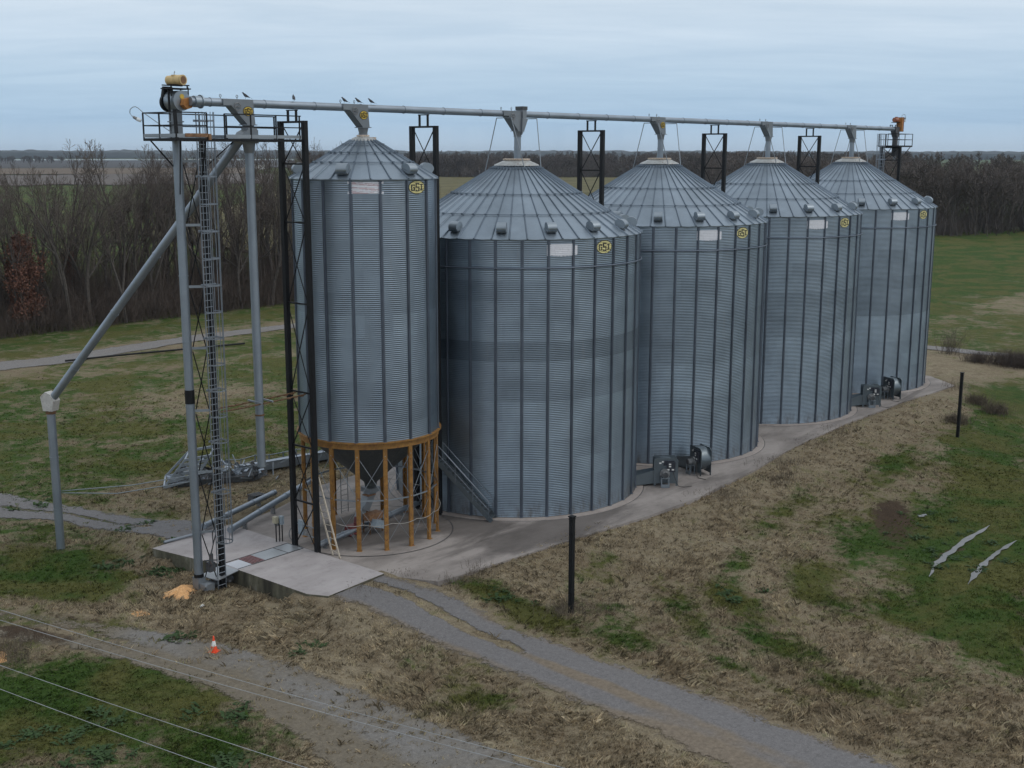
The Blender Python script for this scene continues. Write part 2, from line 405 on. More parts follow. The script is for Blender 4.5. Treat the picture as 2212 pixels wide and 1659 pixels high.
def grass_color(n, p):
    """patchy winter grass: tan dead grass, green regrowth, bare soil"""
    g = n.attr('green'); mu = n.attr('mud')
    a = n.noise(p, 0.16, 6, 0.62, 0.6); b = n.noise(p, 1.5, 6, 0.72, 0.6); c3 = n.noise(p, 13.0, 4, 0.75); d = n.noise(p, 0.5, 5, 0.65, 0.5)
    k = n.math('ADD', n.math('ADD', g, n.math('MULTIPLY', n.math('SUBTRACT', a, 0.5), 0.9)),
               n.math('ADD', n.math('MULTIPLY', n.math('SUBTRACT', d, 0.5), 1.15), n.math('MULTIPLY', n.math('SUBTRACT', b, 0.5), 1.1)))
    gm = n.ss(k, 0.30, 0.68)
    tn = n.math('ADD', n.math('MULTIPLY', c3, 0.5), n.math('MULTIPLY', b, 0.5))
    tan = n.ramp(tn, [(0.32, (0.116, 0.093, 0.063)), (0.44, (0.210, 0.172, 0.116)), (0.55, (0.295, 0.245, 0.168)), (0.68, (0.42, 0.36, 0.255))])
    drk = n.ramp(d, [(0.36, (0.70, 0.66, 0.64)), (0.55, (1.0, 1.0, 1.0))])
    tan = n.mix(0.8, tan, drk, 'MULTIPLY')
    grn = n.ramp(tn, [(0.32, (0.019, 0.036, 0.009)), (0.48, (0.039, 0.074, 0.015)), (0.68, (0.078, 0.115, 0.030))])
    olv = n.ramp(tn, [(0.32, (0.044, 0.046, 0.016)), (0.50, (0.090, 0.092, 0.029)), (0.68, (0.148, 0.140, 0.050))])
    grn = n.mix(n.ss(a, 0.42, 0.60), grn, olv)
    c = n.mix(gm, tan, grn)
    mk = n.math('ADD', mu, n.math('MULTIPLY', n.math('SUBTRACT', b, 0.5), 0.9))
    soil = n.ramp(tn, [(0.35, (0.034, 0.024, 0.017)), (0.65, (0.095, 0.066, 0.044))])
    c = n.mix(n.ss(mk, 0.42, 0.66), c, soil)
    return c, tn, c3
def mat_ground():
    n = NB('winter_grass_ground'); p = n.pos()
    c, tn, c3 = grass_color(n, p)
    h = n.math('ADD', n.math('MULTIPLY', c3, 0.5), tn)
    n.bump(h, 0.10, 0.8)
    return n.fin(c, 0.95, 0, 0.1)
M['ground'] = mat_ground()
def mat_blades():
    n = NB('grass_blades'); p = n.pos()
    c, tn, c3 = grass_color(n, p)
    t = n.attr('tone'); cc = n.n('ShaderNodeCombineColor')
    for i in range(3): n.l(t, cc.inputs[i])
    c = n.mix(1.0, c, cc.outputs[0], 'MULTIPLY')
    n.fin(c, 0.9, 0, 0.15); tl = n.n('ShaderNodeBsdfTranslucent'); n.l(c, tl.inputs['Color']); ms = n.n('ShaderNodeMixShader'); ms.inputs[0].default_value = 0.48
    n.l(n.b.outputs[0], ms.inputs[1]); n.l(tl.outputs[0], ms.inputs[2]); n.l(ms.outputs[0], n.o.inputs['Surface'])
    return n.m
M['blades'] = mat_blades()
def mat_gravel(name, base=(0.165, 0.157, 0.156), dirt=(0.20, 0.155, 0.105), dirtiness=0.25):
    n = NB(name); p = n.pos()
    cov = n.attr('cover')
    a = n.noise(p, 0.35, 5, 0.6); b = n.noise(p, 5.0, 6, 0.8); v = n.n('ShaderNodeTexVoronoi'); v.inputs['Scale'].default_value = 34; n.l(p, v.inputs['Vector'])
    f = n.noise(p, 30, 2, 0.7)
    c = n.ramp(n.math('ADD', n.math('MULTIPLY', b, 0.55), n.math('MULTIPLY', f, 0.45)),
               [(0.30, tuple(x*0.62 for x in base)), (0.5, base), (0.70, tuple(x*1.5 for x in base))])
    vc = n.ramp(v.outputs['Color'], [(0.1, (0.72, 0.72, 0.72)), (0.9, (1.25, 1.25, 1.25))])
    c = n.mix(0.6, c, vc, 'MULTIPLY')
    di = n.math('ADD', n.attr('dirt'), n.math('MULTIPLY', n.math('SUBTRACT', a, 0.5), 0.8))
    c = n.mix(n.math('MULTIPLY', n.ss(di, 0.5-dirtiness, 0.95-dirtiness), 0.75), c, n.ramp(b, [(0.3, tuple(x*0.6 for x in dirt)), (0.7, tuple(x*1.35 for x in dirt))]))
    n.bump(n.math('ADD', b, f), 0.02, 0.5)
    n.fin(c, 0.9, 0, 0.2)
    e = n.noise(p, 1.1, 6, 0.7, 0.4); e2 = n.noise(p, 9, 3, 0.7)
    k = n.math('ADD', cov, n.math('ADD', n.math('MULTIPLY', n.math('SUBTRACT', e, 0.5), 0.9), n.math('MULTIPLY', n.math('SUBTRACT', e2, 0.5), 0.55)))
    al = n.ss(k, 0.40, 0.58)
    tr = n.n('ShaderNodeBsdfTransparent'); mx_ = n.n('ShaderNodeMixShader')
    n.l(al, mx_.inputs[0]); n.l(tr.outputs[0], mx_.inputs[1]); n.l(n.b.outputs[0], mx_.inputs[2]); n.l(mx_.outputs[0], n.o.inputs['Surface'])
    return n.m
M['gravel'] = mat_gravel('gravel')
M['gravel2'] = mat_gravel('coarse_gravel', (0.185, 0.178, 0.172), (0.155, 0.125, 0.082), 0.38)
M['gravel3'] = mat_gravel('far_track_gravel', (0.20, 0.19, 0.185), (0.20, 0.165, 0.125), 0.25)
def mat_corn():
    n = NB('corn_kernels'); p = n.pos(); v = n.n('ShaderNodeTexVoronoi'); v.inputs['Scale'].default_value = 24; n.l(p, v.inputs['Vector'])
    a = n.noise(p, 2.5, 5, 0.6)
    c = n.ramp(v.outputs['Color'], [(0.0, (0.50, 0.255, 0.10)), (1.0, (0.80, 0.46, 0.21))])
    c = n.mix(n.math('MULTIPLY', n.ss(a, 0.48, 0.7), 0.5), c, (0.66, 0.46, 0.24))
    n.bump(v.outputs['Distance'], 0.02, 0.5)
    return n.fin(c, 0.7, 0, 0.3)
M['corn'] = mat_corn()
def mat_water():
    n = NB('puddle_water'); p = n.pos(); a = n.noise(p, 1.6, 4, 0.6)
    n.bump(n.noise(p, 6, 3), 0.01, 0.15)
    return n.fin(n.ramp(a, [(0.4, (0.05, 0.045, 0.04)), (0.7, (0.10, 0.09, 0.08))]), 0.08, 0.0, 0.8)
M['water'] = mat_water()
def mat_field(name, c0, c1, sc=0.01, stretch=(1, 6, 1)):
    n = NB(name); p = n.pos(); a = n.noise(p, sc, 5, 0.6, 0.3, stretch); b = n.noise(p, sc*12, 4, 0.6)
    c = n.ramp(n.math('ADD', n.math('MULTIPLY', a, 0.65), n.math('MULTIPLY', b, 0.35)), [(0.36, c0), (0.64, c1)])
    return n.fin(c, 0.95, 0, 0.1)
M['f_brown'] = mat_field('brown_stubble', (0.10, 0.078, 0.058), (0.19, 0.145, 0.105))
M['f_purple'] = mat_field('bare_soil_field', (0.10, 0.088, 0.080), (0.165, 0.14, 0.125))
M['f_dark'] = mat_field('dark_scrub_field', (0.055, 0.058, 0.060), (0.10, 0.092, 0.088))
M['f_tan'] = mat_field('tall_grass_field', (0.080, 0.078, 0.034), (0.17, 0.145, 0.075))
M['f_water'] = NB('flooded_water').fin((0.34, 0.38, 0.42), 0.3, 0.0, 0.8)

# ------------------------------------------------------------------ terrain
_NG = rng.random((256, 256))
def vnoise(x, y):
    xi = np.floor(x).astype(int); yi = np.floor(y).astype(int); fx = x-xi; fy = y-yi
    fx = fx*fx*(3-2*fx); fy = fy*fy*(3-2*fy)
    a = _NG[xi % 256, yi % 256]; b = _NG[(xi+1) % 256, yi % 256]; c = _NG[xi % 256, (yi+1) % 256]; d = _NG[(xi+1) % 256, (yi+1) % 256]
    return (a*(1-fx)+b*fx)*(1-fy)+(c*(1-fx)+d*fx)*fy
def fbm(x, y, o=3):
    s = 0; w = 0.5
    for i in range(o): s = s+w*vnoise(x*2**i+17.3*i, y*2**i+5.1*i); w *= 0.5
    return s
def sst(t): t = np.clip(t, 0, 1); return t*t*(3-2*t)
RAMP_Z = 0.15
def gz(x, y):
    """height of the ground at (x, y)"""
    x = np.asarray(x, float); y = np.asarray(y, float)
    dx = np.maximum(np.maximum(-16.0-x, x-51.0), 0); dy = np.maximum(np.maximum(-9.0-y, y-9.0), 0)
    d = np.hypot(dx, dy)
    z = -0.10-0.52*sst(d/4.5)
    z = z-0.65*sst((-y-11)/13)*sst((x+20)/16)                    # wet low ground on the right
    z = z-0.25*sst((d-40)/80)
    for s, y0 in ((-1, 5.2), (1, 5.7)):                          # the drive climbs to the dump ramp at both ends
        w = sst((3.6-np.abs(x+18.95+0.10*np.maximum(s*y-y0, 0)*(0.35 if s < 0 else -0.55)))/1.6)
        t = (RAMP_Z-0.10)-(RAMP_Z+0.55)*sst((s*y-y0-0.6)/8.0)
        z = np.where((s*y > y0-1.2), z+(np.maximum(z, t)-z)*w, z)
    far = np.clip(d/60, 0, 1)
    near = sst(d/3.0)
    z = z+near*((fbm(x*0.35, y*0.35)-0.44)*0.16+(fbm(x*1.1+40, y*1.1)-0.44)*0.07)+far*(fbm(x*0.02, y*0.02)-0.44)*0.7
    return z
def axis(lo, hi, step, far_lo, far_hi, growth=1.13):
    a = list(np.arange(lo, hi+1e-6, step)); s = step
    while a[-1] < far_hi: s *= growth; a.append(a[-1]+s)
    s = step
    while a[0] > far_lo: s *= growth; a.insert(0, a[0]-s)
    return np.array(a)
def blob(x, y, bl):
    s = np.zeros_like(x)
    for cx_, cy_, rx, ry, rot, amp in bl:
        c, sn = math.cos(R_(rot)), math.sin(R_(rot)); u = (x-cx_)*c+(y-cy_)*sn; v = -(x-cx_)*sn+(y-cy_)*c
        s = s+amp*np.exp(-(u/rx)**2-(v/ry)**2)
    return s
GREEN_BLOBS = [
    # lower left corner and the strip by the spout
    (-33.8, -6.5, 3.6, 3.6, 20, .50), (-31.5, -12.5, 2.6, 2.0, -50, .36), (-36, -3, 4, 4, 0, .45), (-30.2, -5.6, 1.6, 4.2, 12, .45), (-34, -13, 3, 3, 0, .22),
    (-26.3, 9.5, 2.6, 3.6, 30, .60), (-27.0, 5.2, 1.2, 2.8, 25, .52), (-24.6, 5.3, 1.3, 1.1, 0, .35), (-23.6, 9.4, 1.2, 1.6, 0, .4), (-31, 5.5, 1.2, 3.0, 25, .35),
    (-25.9, -5.6, 0.7, 1.4, 20, .45), (-28.0, -1.0, 0.9, 2.6, 12, .45),
    (-22.6, -17.3, 1.0, 1.8, 10, .34), (-22.2, -13.0, 1.0, 1.0, 0, .25),
    # verge beyond the gravel drive
    (-14.6, -12.2, 0.9, 3.6, -8, .42), (-12.2, -15.6, 1.3, 2.2, -20, .30), (-14.5, -18.0, 1.0, 2.6, 0, .30), (-15.0, -9.5, .6, 1.6, 0, .3),
    # bank and wet ground on the right
    (-6.5, -19.0, 1.2, 2.8, -40, .48), (-7.8, -11.8, 1.6, 0.9, 20, .28), (-9.8, -22.5, 1.4, 2.2, -20, .46), (-1.2, -20.2, 2.0, 1.3, 20, .40),
    (7.5, -25.6, 7.5, 3.0, 18, .62), (0.5, -27.5, 4.0, 2.2, 20, .45), (5.2, -19.8, 4.5, 1.8, 15, .34), (-2.4, -25.5, 1.6, 2.4, 0, .42),
    (9.5, -21.0, 6.5, 2.8, 18, .30), (-1.0, -28.8, 2.6, 2.0, 0, .3), (-3.5, -22.5, .9, 2.0, -30, .3), (-9, -17.5, .8, 2.4, -35, .34), (-11.5, -20.0, .8, 1.8, -30, .3), (-9, -29, 1.0, 1.6, 0, .25), (-13.5, -23, .6, 2.0, -10, .26), (-2, -16.5, 2.6, .7, 20, .26), (4, -15.0, 2.6, .7, 15, .25), (18, -24, 8, 4, 10, .62), (22, -15, 5, 1.4, 8, .40), (33, -18, 9, 3.5, 10, .52), (50, -14, 9, 3.5, 10, .55), (10, -14, 4, 1.0, 10, .25), (-4, -32, 3, 3, 0, .3), (-12, -27, 1.2, 2.0, -20, .32),
]
MUD_BLOBS = [(-30.6, 1.6, 0.75, 4.2, 22, .75), (-28.6, 2.4, .65, 3.6, 22, .65), (13.0, -18.6, 3.2, 1.3, 15, .62), (8.6, -24.2, 5.8, .45, 0, .58), (7.9, -26.25, 4.8, .45, 1, .58),
             (-4.5, -30.0, 2.6, 1.6, 20, .40), (8.8, -20.9, 5.4, 2.4, 15, .56), (2.0, -22.5, 2.2, 1.4, 20, .36), (-24.6, 3.6, 0.5, 1.4, 30, .5), (-31.2, 3.0, 1.2, 1.2, 0, .35), (-12.4, 18, 2.5, 2.0, -30, .35), (-12.9, -14.3, .8, .7, 0, .5),
             (-20.6, 1.5, 1.0, 2.2, 0, .5), (6, -11.5, 2.4, 0.7, 0, .4), (16, -10.2, 2.6, 0.7, 0, .38), (-4, -11.4, 3.0, 0.6, 0, .35), (-19, -30, 3, 2, 0, .2)]
def green_of(x, y):
    g = np.full_like(x, 0.235)
    left = sst((y-9.5)/4)*sst((x+26+0.2*y)/5)
    g = g+left*(0.30+0.12*sst((y-16)/8))-0.30*blob(x, y, [(-9, 15.5, 7, 3, -25, 1), (3.5, 40, 7, 6, -30, 1), (-15, 14, 4, 1.6, -35, .8), (2, 66, 70, 5.0, 3, 1.0), (-4, 27, 9, 1.5, -30, .6), (10, 55, 20, 2.5, -20, .7)])
    fr = sst((x-56)/6)
    g = g+fr*sst((x-71)/2)*(0.36-0.24*blob(x, y, [(120, 10, 8, 60, -10, 1), (150, 10, 9, 70, -10, .9)]))
    g = g+sst((y-100)/15)*sst((400-x)/50)*0.30
    g = g+1.15*blob(x, y, GREEN_BLOBS)-0.15*blob(x, y, [(-26, -8, 3, 9, 5, 1), (-23.5, -4, 3, 6, 0, .8)])
    return np.clip(g, 0, 1.1)
def mud_of(x, y):
    m = blob(x, y, MUD_BLOBS)
    m = m+0.30*np.exp(-((y-86-0.02*(x-30))/6)**2)*sst((x+60)/10)
    m = m+0.33*sst((x-78)/6)*sst((110-y)/30)
    return np.clip(m, 0, 1)
xs = axis(-56, 62, 0.45, -600, 9000); ys = axis(-46, 52, 0.45, -2500, 9000)
X, Y = np.meshgrid(xs, ys, indexing='ij')
Zg = gz(X, Y); nx, ny = X.shape
Zg = np.where((X > -15.5) & (X < 50.5) & (np.abs(Y) < 8.4), -0.45, Zg)          # tucked under the concrete
Zg = np.where((X > -20.4) & (X < -15.4) & (Y > -5.0) & (Y < 5.6), -0.6, Zg)
idx = np.arange(nx*ny).reshape(nx, ny)
gf = np.stack([idx[:-1, :-1], idx[1:, :-1], idx[1:, 1:], idx[:-1, 1:]], -1).reshape(-1, 4)
g_me = np_mesh('ground', np.stack([X, Y, Zg], -1).reshape(-1, 3), gf, M['ground'], True, {'green': green_of(X, Y), 'mud': mud_of(X, Y)})
ground = link('ground', g_me); tag(ground, kind='structure')

# raster of what is covered by gravel / concrete (keeps grass blades off it)
RX0, RY0, RS = -56.0, -46.0, 0.25
RAST = np.zeros((480, 400), np.float32)
def rast(x, y, c):
    i = ((np.asarray(x)-RX0)/RS).astype(int); j = ((np.asarray(y)-RY0)/RS).astype(int)
    ok = (i >= 0) & (j >= 0) & (i < RAST.shape[0]) & (j < RAST.shape[1])
    np.maximum.at(RAST, (i[ok], j[ok]), np.asarray(c, np.float32)[ok])
def resamp(pts, n):
    p = np.array(pts, float); d = np.r_[0, np.cumsum(np.hypot(*np.diff(p, axis=0).T))]; t = np.linspace(0, d[-1], n)
    return np.stack([np.interp(t, d, p[:, 0]), np.interp(t, d, p[:, 1])], -1)
def road(name, A, B, mat, n=120, m=22, margin=0.9, median=None, dirt=None, lift=0.035):
    """gravel sheet between edge lines A and B that thins out raggedly at its edges"""
    a = resamp(A, n); b = resamp(B, n); w = np.linalg.norm(b-a, axis=1, keepdims=True); u = (b-a)/w
    a2 = a-u*margin; b2 = b+u*margin
    t = np.linspace(0, 1, m)[None, :, None]
    P = a2[:, None]*(1-t)+b2[:, None]*t
    dist = np.minimum(t[..., 0]*(w+2*margin), (1-t[..., 0])*(w+2*margin))-margin        # metres inside the edge
    cov = np.clip(0.5+dist/(1.5*margin), 0, 1)
    s = np.linspace(0, 1, n)[:, None]; tt = (t[..., 0]*(w+2*margin)-margin)/w
    if median is not None: cov = np.minimum(cov, median(s+0*tt, tt+0*s))
    ends = np.minimum(s, 1-s)*n/6
    di = np.full_like(cov, 0.0) if dirt is None else dirt(s+0*tt, tt+0*s)
    z = gz(P[..., 0], P[..., 1])+lift
    v = np.concatenate([P, z[..., None]], -1).reshape(-1, 3); ix = np.arange(n*m).reshape(n, m)
    f = np.stack([ix[:-1, :-1], ix[1:, :-1], ix[1:, 1:], ix[:-1, 1:]], -1).reshape(-1, 4)
    o = link(name, np_mesh(name, v, f, mat, True, {'cover': cov, 'dirt': di})); tag(o, kind='structure')
    rast(P[..., 0].ravel(), P[..., 1].ravel(), cov.ravel())
    return o
def bump1(x, c, w): return np.exp(-((x-c)/w)**2)
road('gravel_drive', [(-16.95, -5.6), (-16.55, -8.0), (-16.6, -10.4), (-16.75, -13.3), (-16.95, -18.5), (-17.0, -23), (-17.3, -27.1), (-17.5, -29.9), (-17.9, -35), (-18.7, -44)],
     [(-20.4, -5.75), (-20.0, -8.0), (-19.95, -10.9), (-20.0, -13.7), (-20.25, -16.7), (-20.5, -20.4), (-20.7, -23.6), (-21.05, -25.8), (-21.6, -30), (-22.6, -44)], M['gravel'], 200, 40, 1.35,
     lambda s, t: 1-0.80*bump1(t, 0.33+0.5*s, 0.15)*sst((0.32-s)/0.10),
     lambda s, t: 0.75*bump1(t, 0.45+0.3*s, 0.13)*sst((s-0.22)/0.1)*sst((0.50-s)/0.1)+0.95*bump1(t, 0.92, 0.30)*sst((s-0.38)/0.15)*sst((0.85-s)/0.12)+0.55*bump1(t, 1.0, 0.13)+0.45*bump1(t, 0.0, 0.10)+0.30*bump1(t, 0.5, 0.10))
road('gravel_lane', [(-37, 18), (-34.0, 12.5), (-30.4, 5.3), (-28.8, 2.15), (-27.0, -2.4), (-25.9, -6.4), (-25.45, -11.1), (-25.5, -16.5), (-25.6, -20), (-25.8, -24), (-26.5, -32), (-28, -44)],
     [(-39, 15), (-35.5, 9.5), (-31.85, 2.5), (-30.3, -0.5), (-29.4, -4.7), (-28.9, -8.6), (-29.0, -12.0), (-29.3, -14.3), (-29.9, -17), (-30.6, -21), (-32, -30), (-34, -44)], M['gravel2'], 170, 30, 1.1,
     lambda s, t: np.clip(1-0.30*bump1(t, 0.50, 0.16)*sst((0.55-s)/0.15), 0, 1)*(0.46+0.54*sst((s-0.26)/0.16)),
     lambda s, t: 0.32+0.55*sst((t-0.45)/0.3)+0.8*sst((0.36-s)/0.14))
road('gravel_track', [(-17.3, 6.3), (-17.4, 9.4), (-18.1, 12.6), (-19.4, 18.3), (-20.6, 23.4), (-23, 31), (-26, 42)],
     [(-20.4, 6.3), (-20.3, 8.4), (-20.3, 10.4), (-21.3, 16.4), (-23.1, 19.1), (-25.6, 26), (-30, 38)], M['gravel'], 120, 24, 1.0,
     lambda s, t: 1-0.62*bump1(t, 0.5, 0.13)*sst((s-0.05)/0.08), lambda s, t: 0.15+0*s*t)
road('gravel_track', [(-75, 66), (-30, 69.5), (0.0, 70.0), (7.6, 67.9), (24.6, 69.4), (37.2, 68.4), (50, 65), (58, 58), (66, 42), (71, 22), (73.5, 2), (73.9, -7.7), (74, -30), (74, -90)],
     [(-75, 62), (-30, 65.5), (-1, 65.2), (5.7, 63.5), (22.4, 65.5), (35, 65.0), (47.8, 62), (55, 55.5), (63, 41), (68.5, 21), (71.0, 1.2), (71.4, -8.4), (71.4, -30), (71.4, -90)], M['gravel3'], 240, 12, 1.3,
     None, lambda s, t: 0.32+0*s*t, lift=0.06)

# fields far beyond
def sheet(name, poly, z, mat):
    o = MB().add([(p[0], p[1], z) for p in poly], [tuple(range(len(poly)))]).build(name, mat); return tag(o, kind='structure')
def band(name, d0, d1, az0, az1, z, mat, jit=0.0):
    n_ = 24; cx_, cy_ = -54.9, -45.5; pts = []
    for i in range(n_+1):
        t = R_(az0+(az1-az0)*i/n_); r = d0*(1+jit*math.sin(i*2.1)); pts.append((cx_+r*math.cos(t), cy_+r*math.sin(t)))
    for i in range(n_, -1, -1):
        t = R_(az0+(az1-az0)*i/n_); r = d1*(1+jit*math.sin(i*1.3+1)); pts.append((cx_+r*math.cos(t), cy_+r*math.sin(t)))
    return sheet(name, pts, z, mat)
band('bare_field', 820, 1190, 51, 84, -0.35, M['f_purple'], 0.02)
band('stubble_field', 1210, 1650, 52, 84, -0.2, M['f_brown'])
band('scrub_field', 1660, 3050, 50, 86, 0.1, M['f_dark'])
band('flooded_field', 3150, 3450, 50, 86, 0.4, M['f_water'])
sheet('tall_grass_field', [(92, 112), (330, 175), (640, 360), (820, 505), (740, 700), (520, 640), (300, 400), (120, 230)], -0.3, M['f_tan'])

# puddles in the wheel ruts
def rut(cl, w, seed):
    r = np.random.default_rng(seed); p = resamp(cl, 60); d = np.gradient(p, axis=0); d /= np.linalg.norm(d, axis=1, keepdims=True); nrm = np.stack([-d[:, 1], d[:, 0]], -1)
    k = np.convolve(r.random(65), np.hanning(8)[1:-1]/np.hanning(8).sum(), 'valid'); k2 = np.convolve(r.random(65), np.hanning(8)[1:-1]/np.hanning(8).sum(), 'valid')
    env = np.clip(np.minimum(np.arange(60), 59-np.arange(60))/14.0, 0.10, 1)**0.8
    wl = w*np.clip(-0.25+2.1*k[:60], 0.08, 2)*env; wr = w*np.clip(-0.25+2.1*k2[:60], 0.08, 2)*env
    L = p+nrm*wl[:, None]; Rr = p-nrm*wr[:, None]
    z = gz(p[:, 0], p[:, 1]); z = np.convolve(np.pad(z, 8, 'edge'), np.ones(17)/17, 'valid')+0.06
    v = np.concatenate([np.c_[L, z], np.c_[Rr, z]]); i = np.arange(59)
    f = np.stack([i, i+1, 60+i+1, 60+i], -1)[:, ::-1]
    o = link('puddle', np_mesh('puddle', v, f, M['water'], True)); tag(o, kind='structure')
rut([(3.3, -24.7), (5.2, -24.3), (7.0, -24.15), (10.5, -24.1), (13.9, -24.2)], 0.20, 3)
rut([(3.5, -26.6), (4.1, -26.5), (7.7, -26.1), (10, -26.15), (12.0, -26.3)], 0.17, 5)
rut([(12.7, -20.5), (13.5, -20.6)], 0.16, 9)

# ------------------------------------------------------------------ concrete
pad_poly = [(-16.85, -5.45), (-15.7, -8.2), (-13.9, -8.5), (-10.8, -8.8), (-6, -9.35), (-0.5, -10.05), (3.9, -10.3), (9, -10.0), (13, -9.7), (17.5, -9.1), (22, -8.75), (30.6, -8.55), (39.3, -8.65), (45, -9.1), (49.2, -9.3),
            (52.2, -6.0), (53.6, 0), (53.2, 8.0), (45, 9.2), (0, 9.2), (-8, 8.8), (-13, 7.0), (-16.85, 6.1)]
pad = MB().prism(pad_poly, -0.5, 0.0).build('concrete_pad', M['pad']); tag(pad, kind='structure')
ramp_poly = [(-21.05, -5.0), (-20.6, -5.95), (-16.86, -5.75), (-16.86, 6.2), (-18.4, 6.3), (-21.9, 6.0), (-21.45, 2.9), (-21.1, 1.3), (-21.06, 0.0)]
rb = MB()
n_ = len(ramp_poly)
rb.add([(p[0], p[1], RAMP_Z) for p in ramp_poly], [tuple(range(n_))], False, 0)
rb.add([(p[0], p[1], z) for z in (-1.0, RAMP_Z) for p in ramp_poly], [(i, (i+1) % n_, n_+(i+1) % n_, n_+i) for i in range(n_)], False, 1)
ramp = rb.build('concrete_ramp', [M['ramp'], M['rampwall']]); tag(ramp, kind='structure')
gx, gy = np.meshgrid(np.arange(-16.8, 53, .2), np.arange(-8.4, 8.9, .2)); rast(gx.ravel(), gy.ravel(), np.ones(gx.size))
gx, gy = np.meshgrid(np.arange(-1, 18, .2), np.arange(-9.8, -8, .2)); rast(gx.ravel(), gy.ravel(), np.ones(gx.size))
gx, gy = np.meshgrid(np.arange(-21.2, -16.6, .2), np.arange(-5.9, 6.3, .2)); rast(gx.ravel(), gy.ravel(), np.ones(gx.size))

# drive-over dump pit let into the ramp
dp = empty('dump_pit', (-19, 0.6, RAMP_Z)); tag(dp, 'steel plated dump pit with red grate bars set into the pale concrete ramp', 'dump pit')
dp_o = Vector(dp.location)
def loc(v): return (v[0]-dp_o[0], v[1]-dp_o[1], v[2]-dp_o[2])
b_ = MB()
b_.box(loc((-18.62, 0.72, RAMP_Z+0.008)), (1.42, 1.16, 0.016)); b_.build('cover_plate', M['plate'], dp)
b_ = MB(); b_.box(loc((-17.40, 0.72, RAMP_Z+0.007)), (0.96, 1.16, 0.014)); b_.build('cover_plate', M['plate'], dp)
b_ = MB(); b_.box(loc((-20.58, 0.62, RAMP_Z+0.008)), (0.86, 1.10, 0.016)); b_.build('end_plate', M['endplate'], dp)
b_ = MB(); b_.box(loc((-19.74, 0.70, RAMP_Z-0.05)), (0.78, 1.1, 0.112)); b_.build('pit_shade_block', M['scrapdark'], dp)  # solid dark block painted as the shaded pit below the bars
for i in range(6):
    MB().box(loc((-20.07+i*0.13, 0.70, RAMP_Z+0.018)), (0.045, 1.1, 0.03)).build('grate_bar', M['grate'], dp)
b_ = MB()
for yy in (0.10, 1.32): b_.box(loc((-18.98, yy, RAMP_Z+0.013)), (4.1, 0.05, 0.026))
for xx in (-16.94, -17.90): b_.box(loc((xx, 0.71, RAMP_Z+0.011)), (0.05, 1.16, 0.022))
b_.build('pit_frame', M['scrapdark'], dp)
b_ = MB()
b_.add([loc(p) for p in [(-21.08, -0.02, RAMP_Z+0.005), (-21.08, 1.28, RAMP_Z+0.005), (-22.45, 1.20, -0.02), (-22.30, 0.0, -0.02),
                         (-21.08, -0.02, RAMP_Z-0.03), (-21.08, 1.28, RAMP_Z-0.03), (-22.45, 1.20, -0.06), (-22.30, 0.0, -0.06)]],
       [(0, 1, 2, 3), (7, 6, 5, 4), (0, 3, 7, 4), (1, 5, 6, 2), (3, 2, 6, 7)])
b_.build('hood', M['plate'], dp)
b_ = MB(); b_.tube(loc((-21.1, 0.55, -0.35)), loc((-22.3, 0.6, -0.35)), 0.2, 14); b_.tube(loc((-21.6, 0.05, -0.28)), loc((-21.55, -0.02, -0.28)), 0.06, 10)
b_.build('feed_tube', M['scrapdark'], dp)

# ------------------------------------------------------------------ grain bins
PITCH_C = 0.10051; AMP = 0.0098
def wall_mesh(name, R, z0, z1, seg, mat):
    n = int(round((z1-z0)/PITCH_C*4)); z = np.linspace(z0, z1, n+1)
    r = R+AMP*np.sin(2*np.pi*(z-z0)/PITCH_C)
    a = np.linspace(0, 2*np.pi, seg, endpoint=False)
    v = np.stack([r[:, None]*np.cos(a), r[:, None]*np.sin(a), z[:, None]+0*a], -1).reshape(-1, 3)
    i = np.arange((n+1)*seg).reshape(n+1, seg); j = np.roll(i, -1, axis=1)
    f = np.stack([i[:-1], j[:-1], j[1:], i[1:]], -1).reshape(-1, 4)
    return np_mesh(name, v, f, mat, True)
def decal(name, R, z0w, a_c, hw, z_lo, z_hi, mats, fn, parent, off=0.014, cell=0.018):
    """sheet that follows the corrugated wall; fn(u,v in -1..1) -> material index or -1"""
    nu = int(2*hw*R/cell); nz = int((z_hi-z_lo)/cell)
    mb = MB(); ids = {}
    def vid(i, j):
        if (i, j) not in ids:
            a = a_c-hw+2*hw*i/nu; z = z_lo+(z_hi-z_lo)*j/nz; r = R+off+AMP*math.sin(2*math.pi*(z-z0w)/PITCH_C)
            ids[(i, j)] = len(mb.v); mb.v.append((r*math.cos(a), r*math.sin(a), z))
        return ids[(i, j)]
    for i in range(nu):
        for j in range(nz):
            k = fn((i+.5)/nu*2-1, (j+.5)/nz*2-1)
            if k >= 0:
                mb.f.append((vid(i, j), vid(i+1, j), vid(i+1, j+1), vid(i, j+1))); mb.sm.append(True); mb.mi.append(k)
    return mb.build(name, mats, parent)
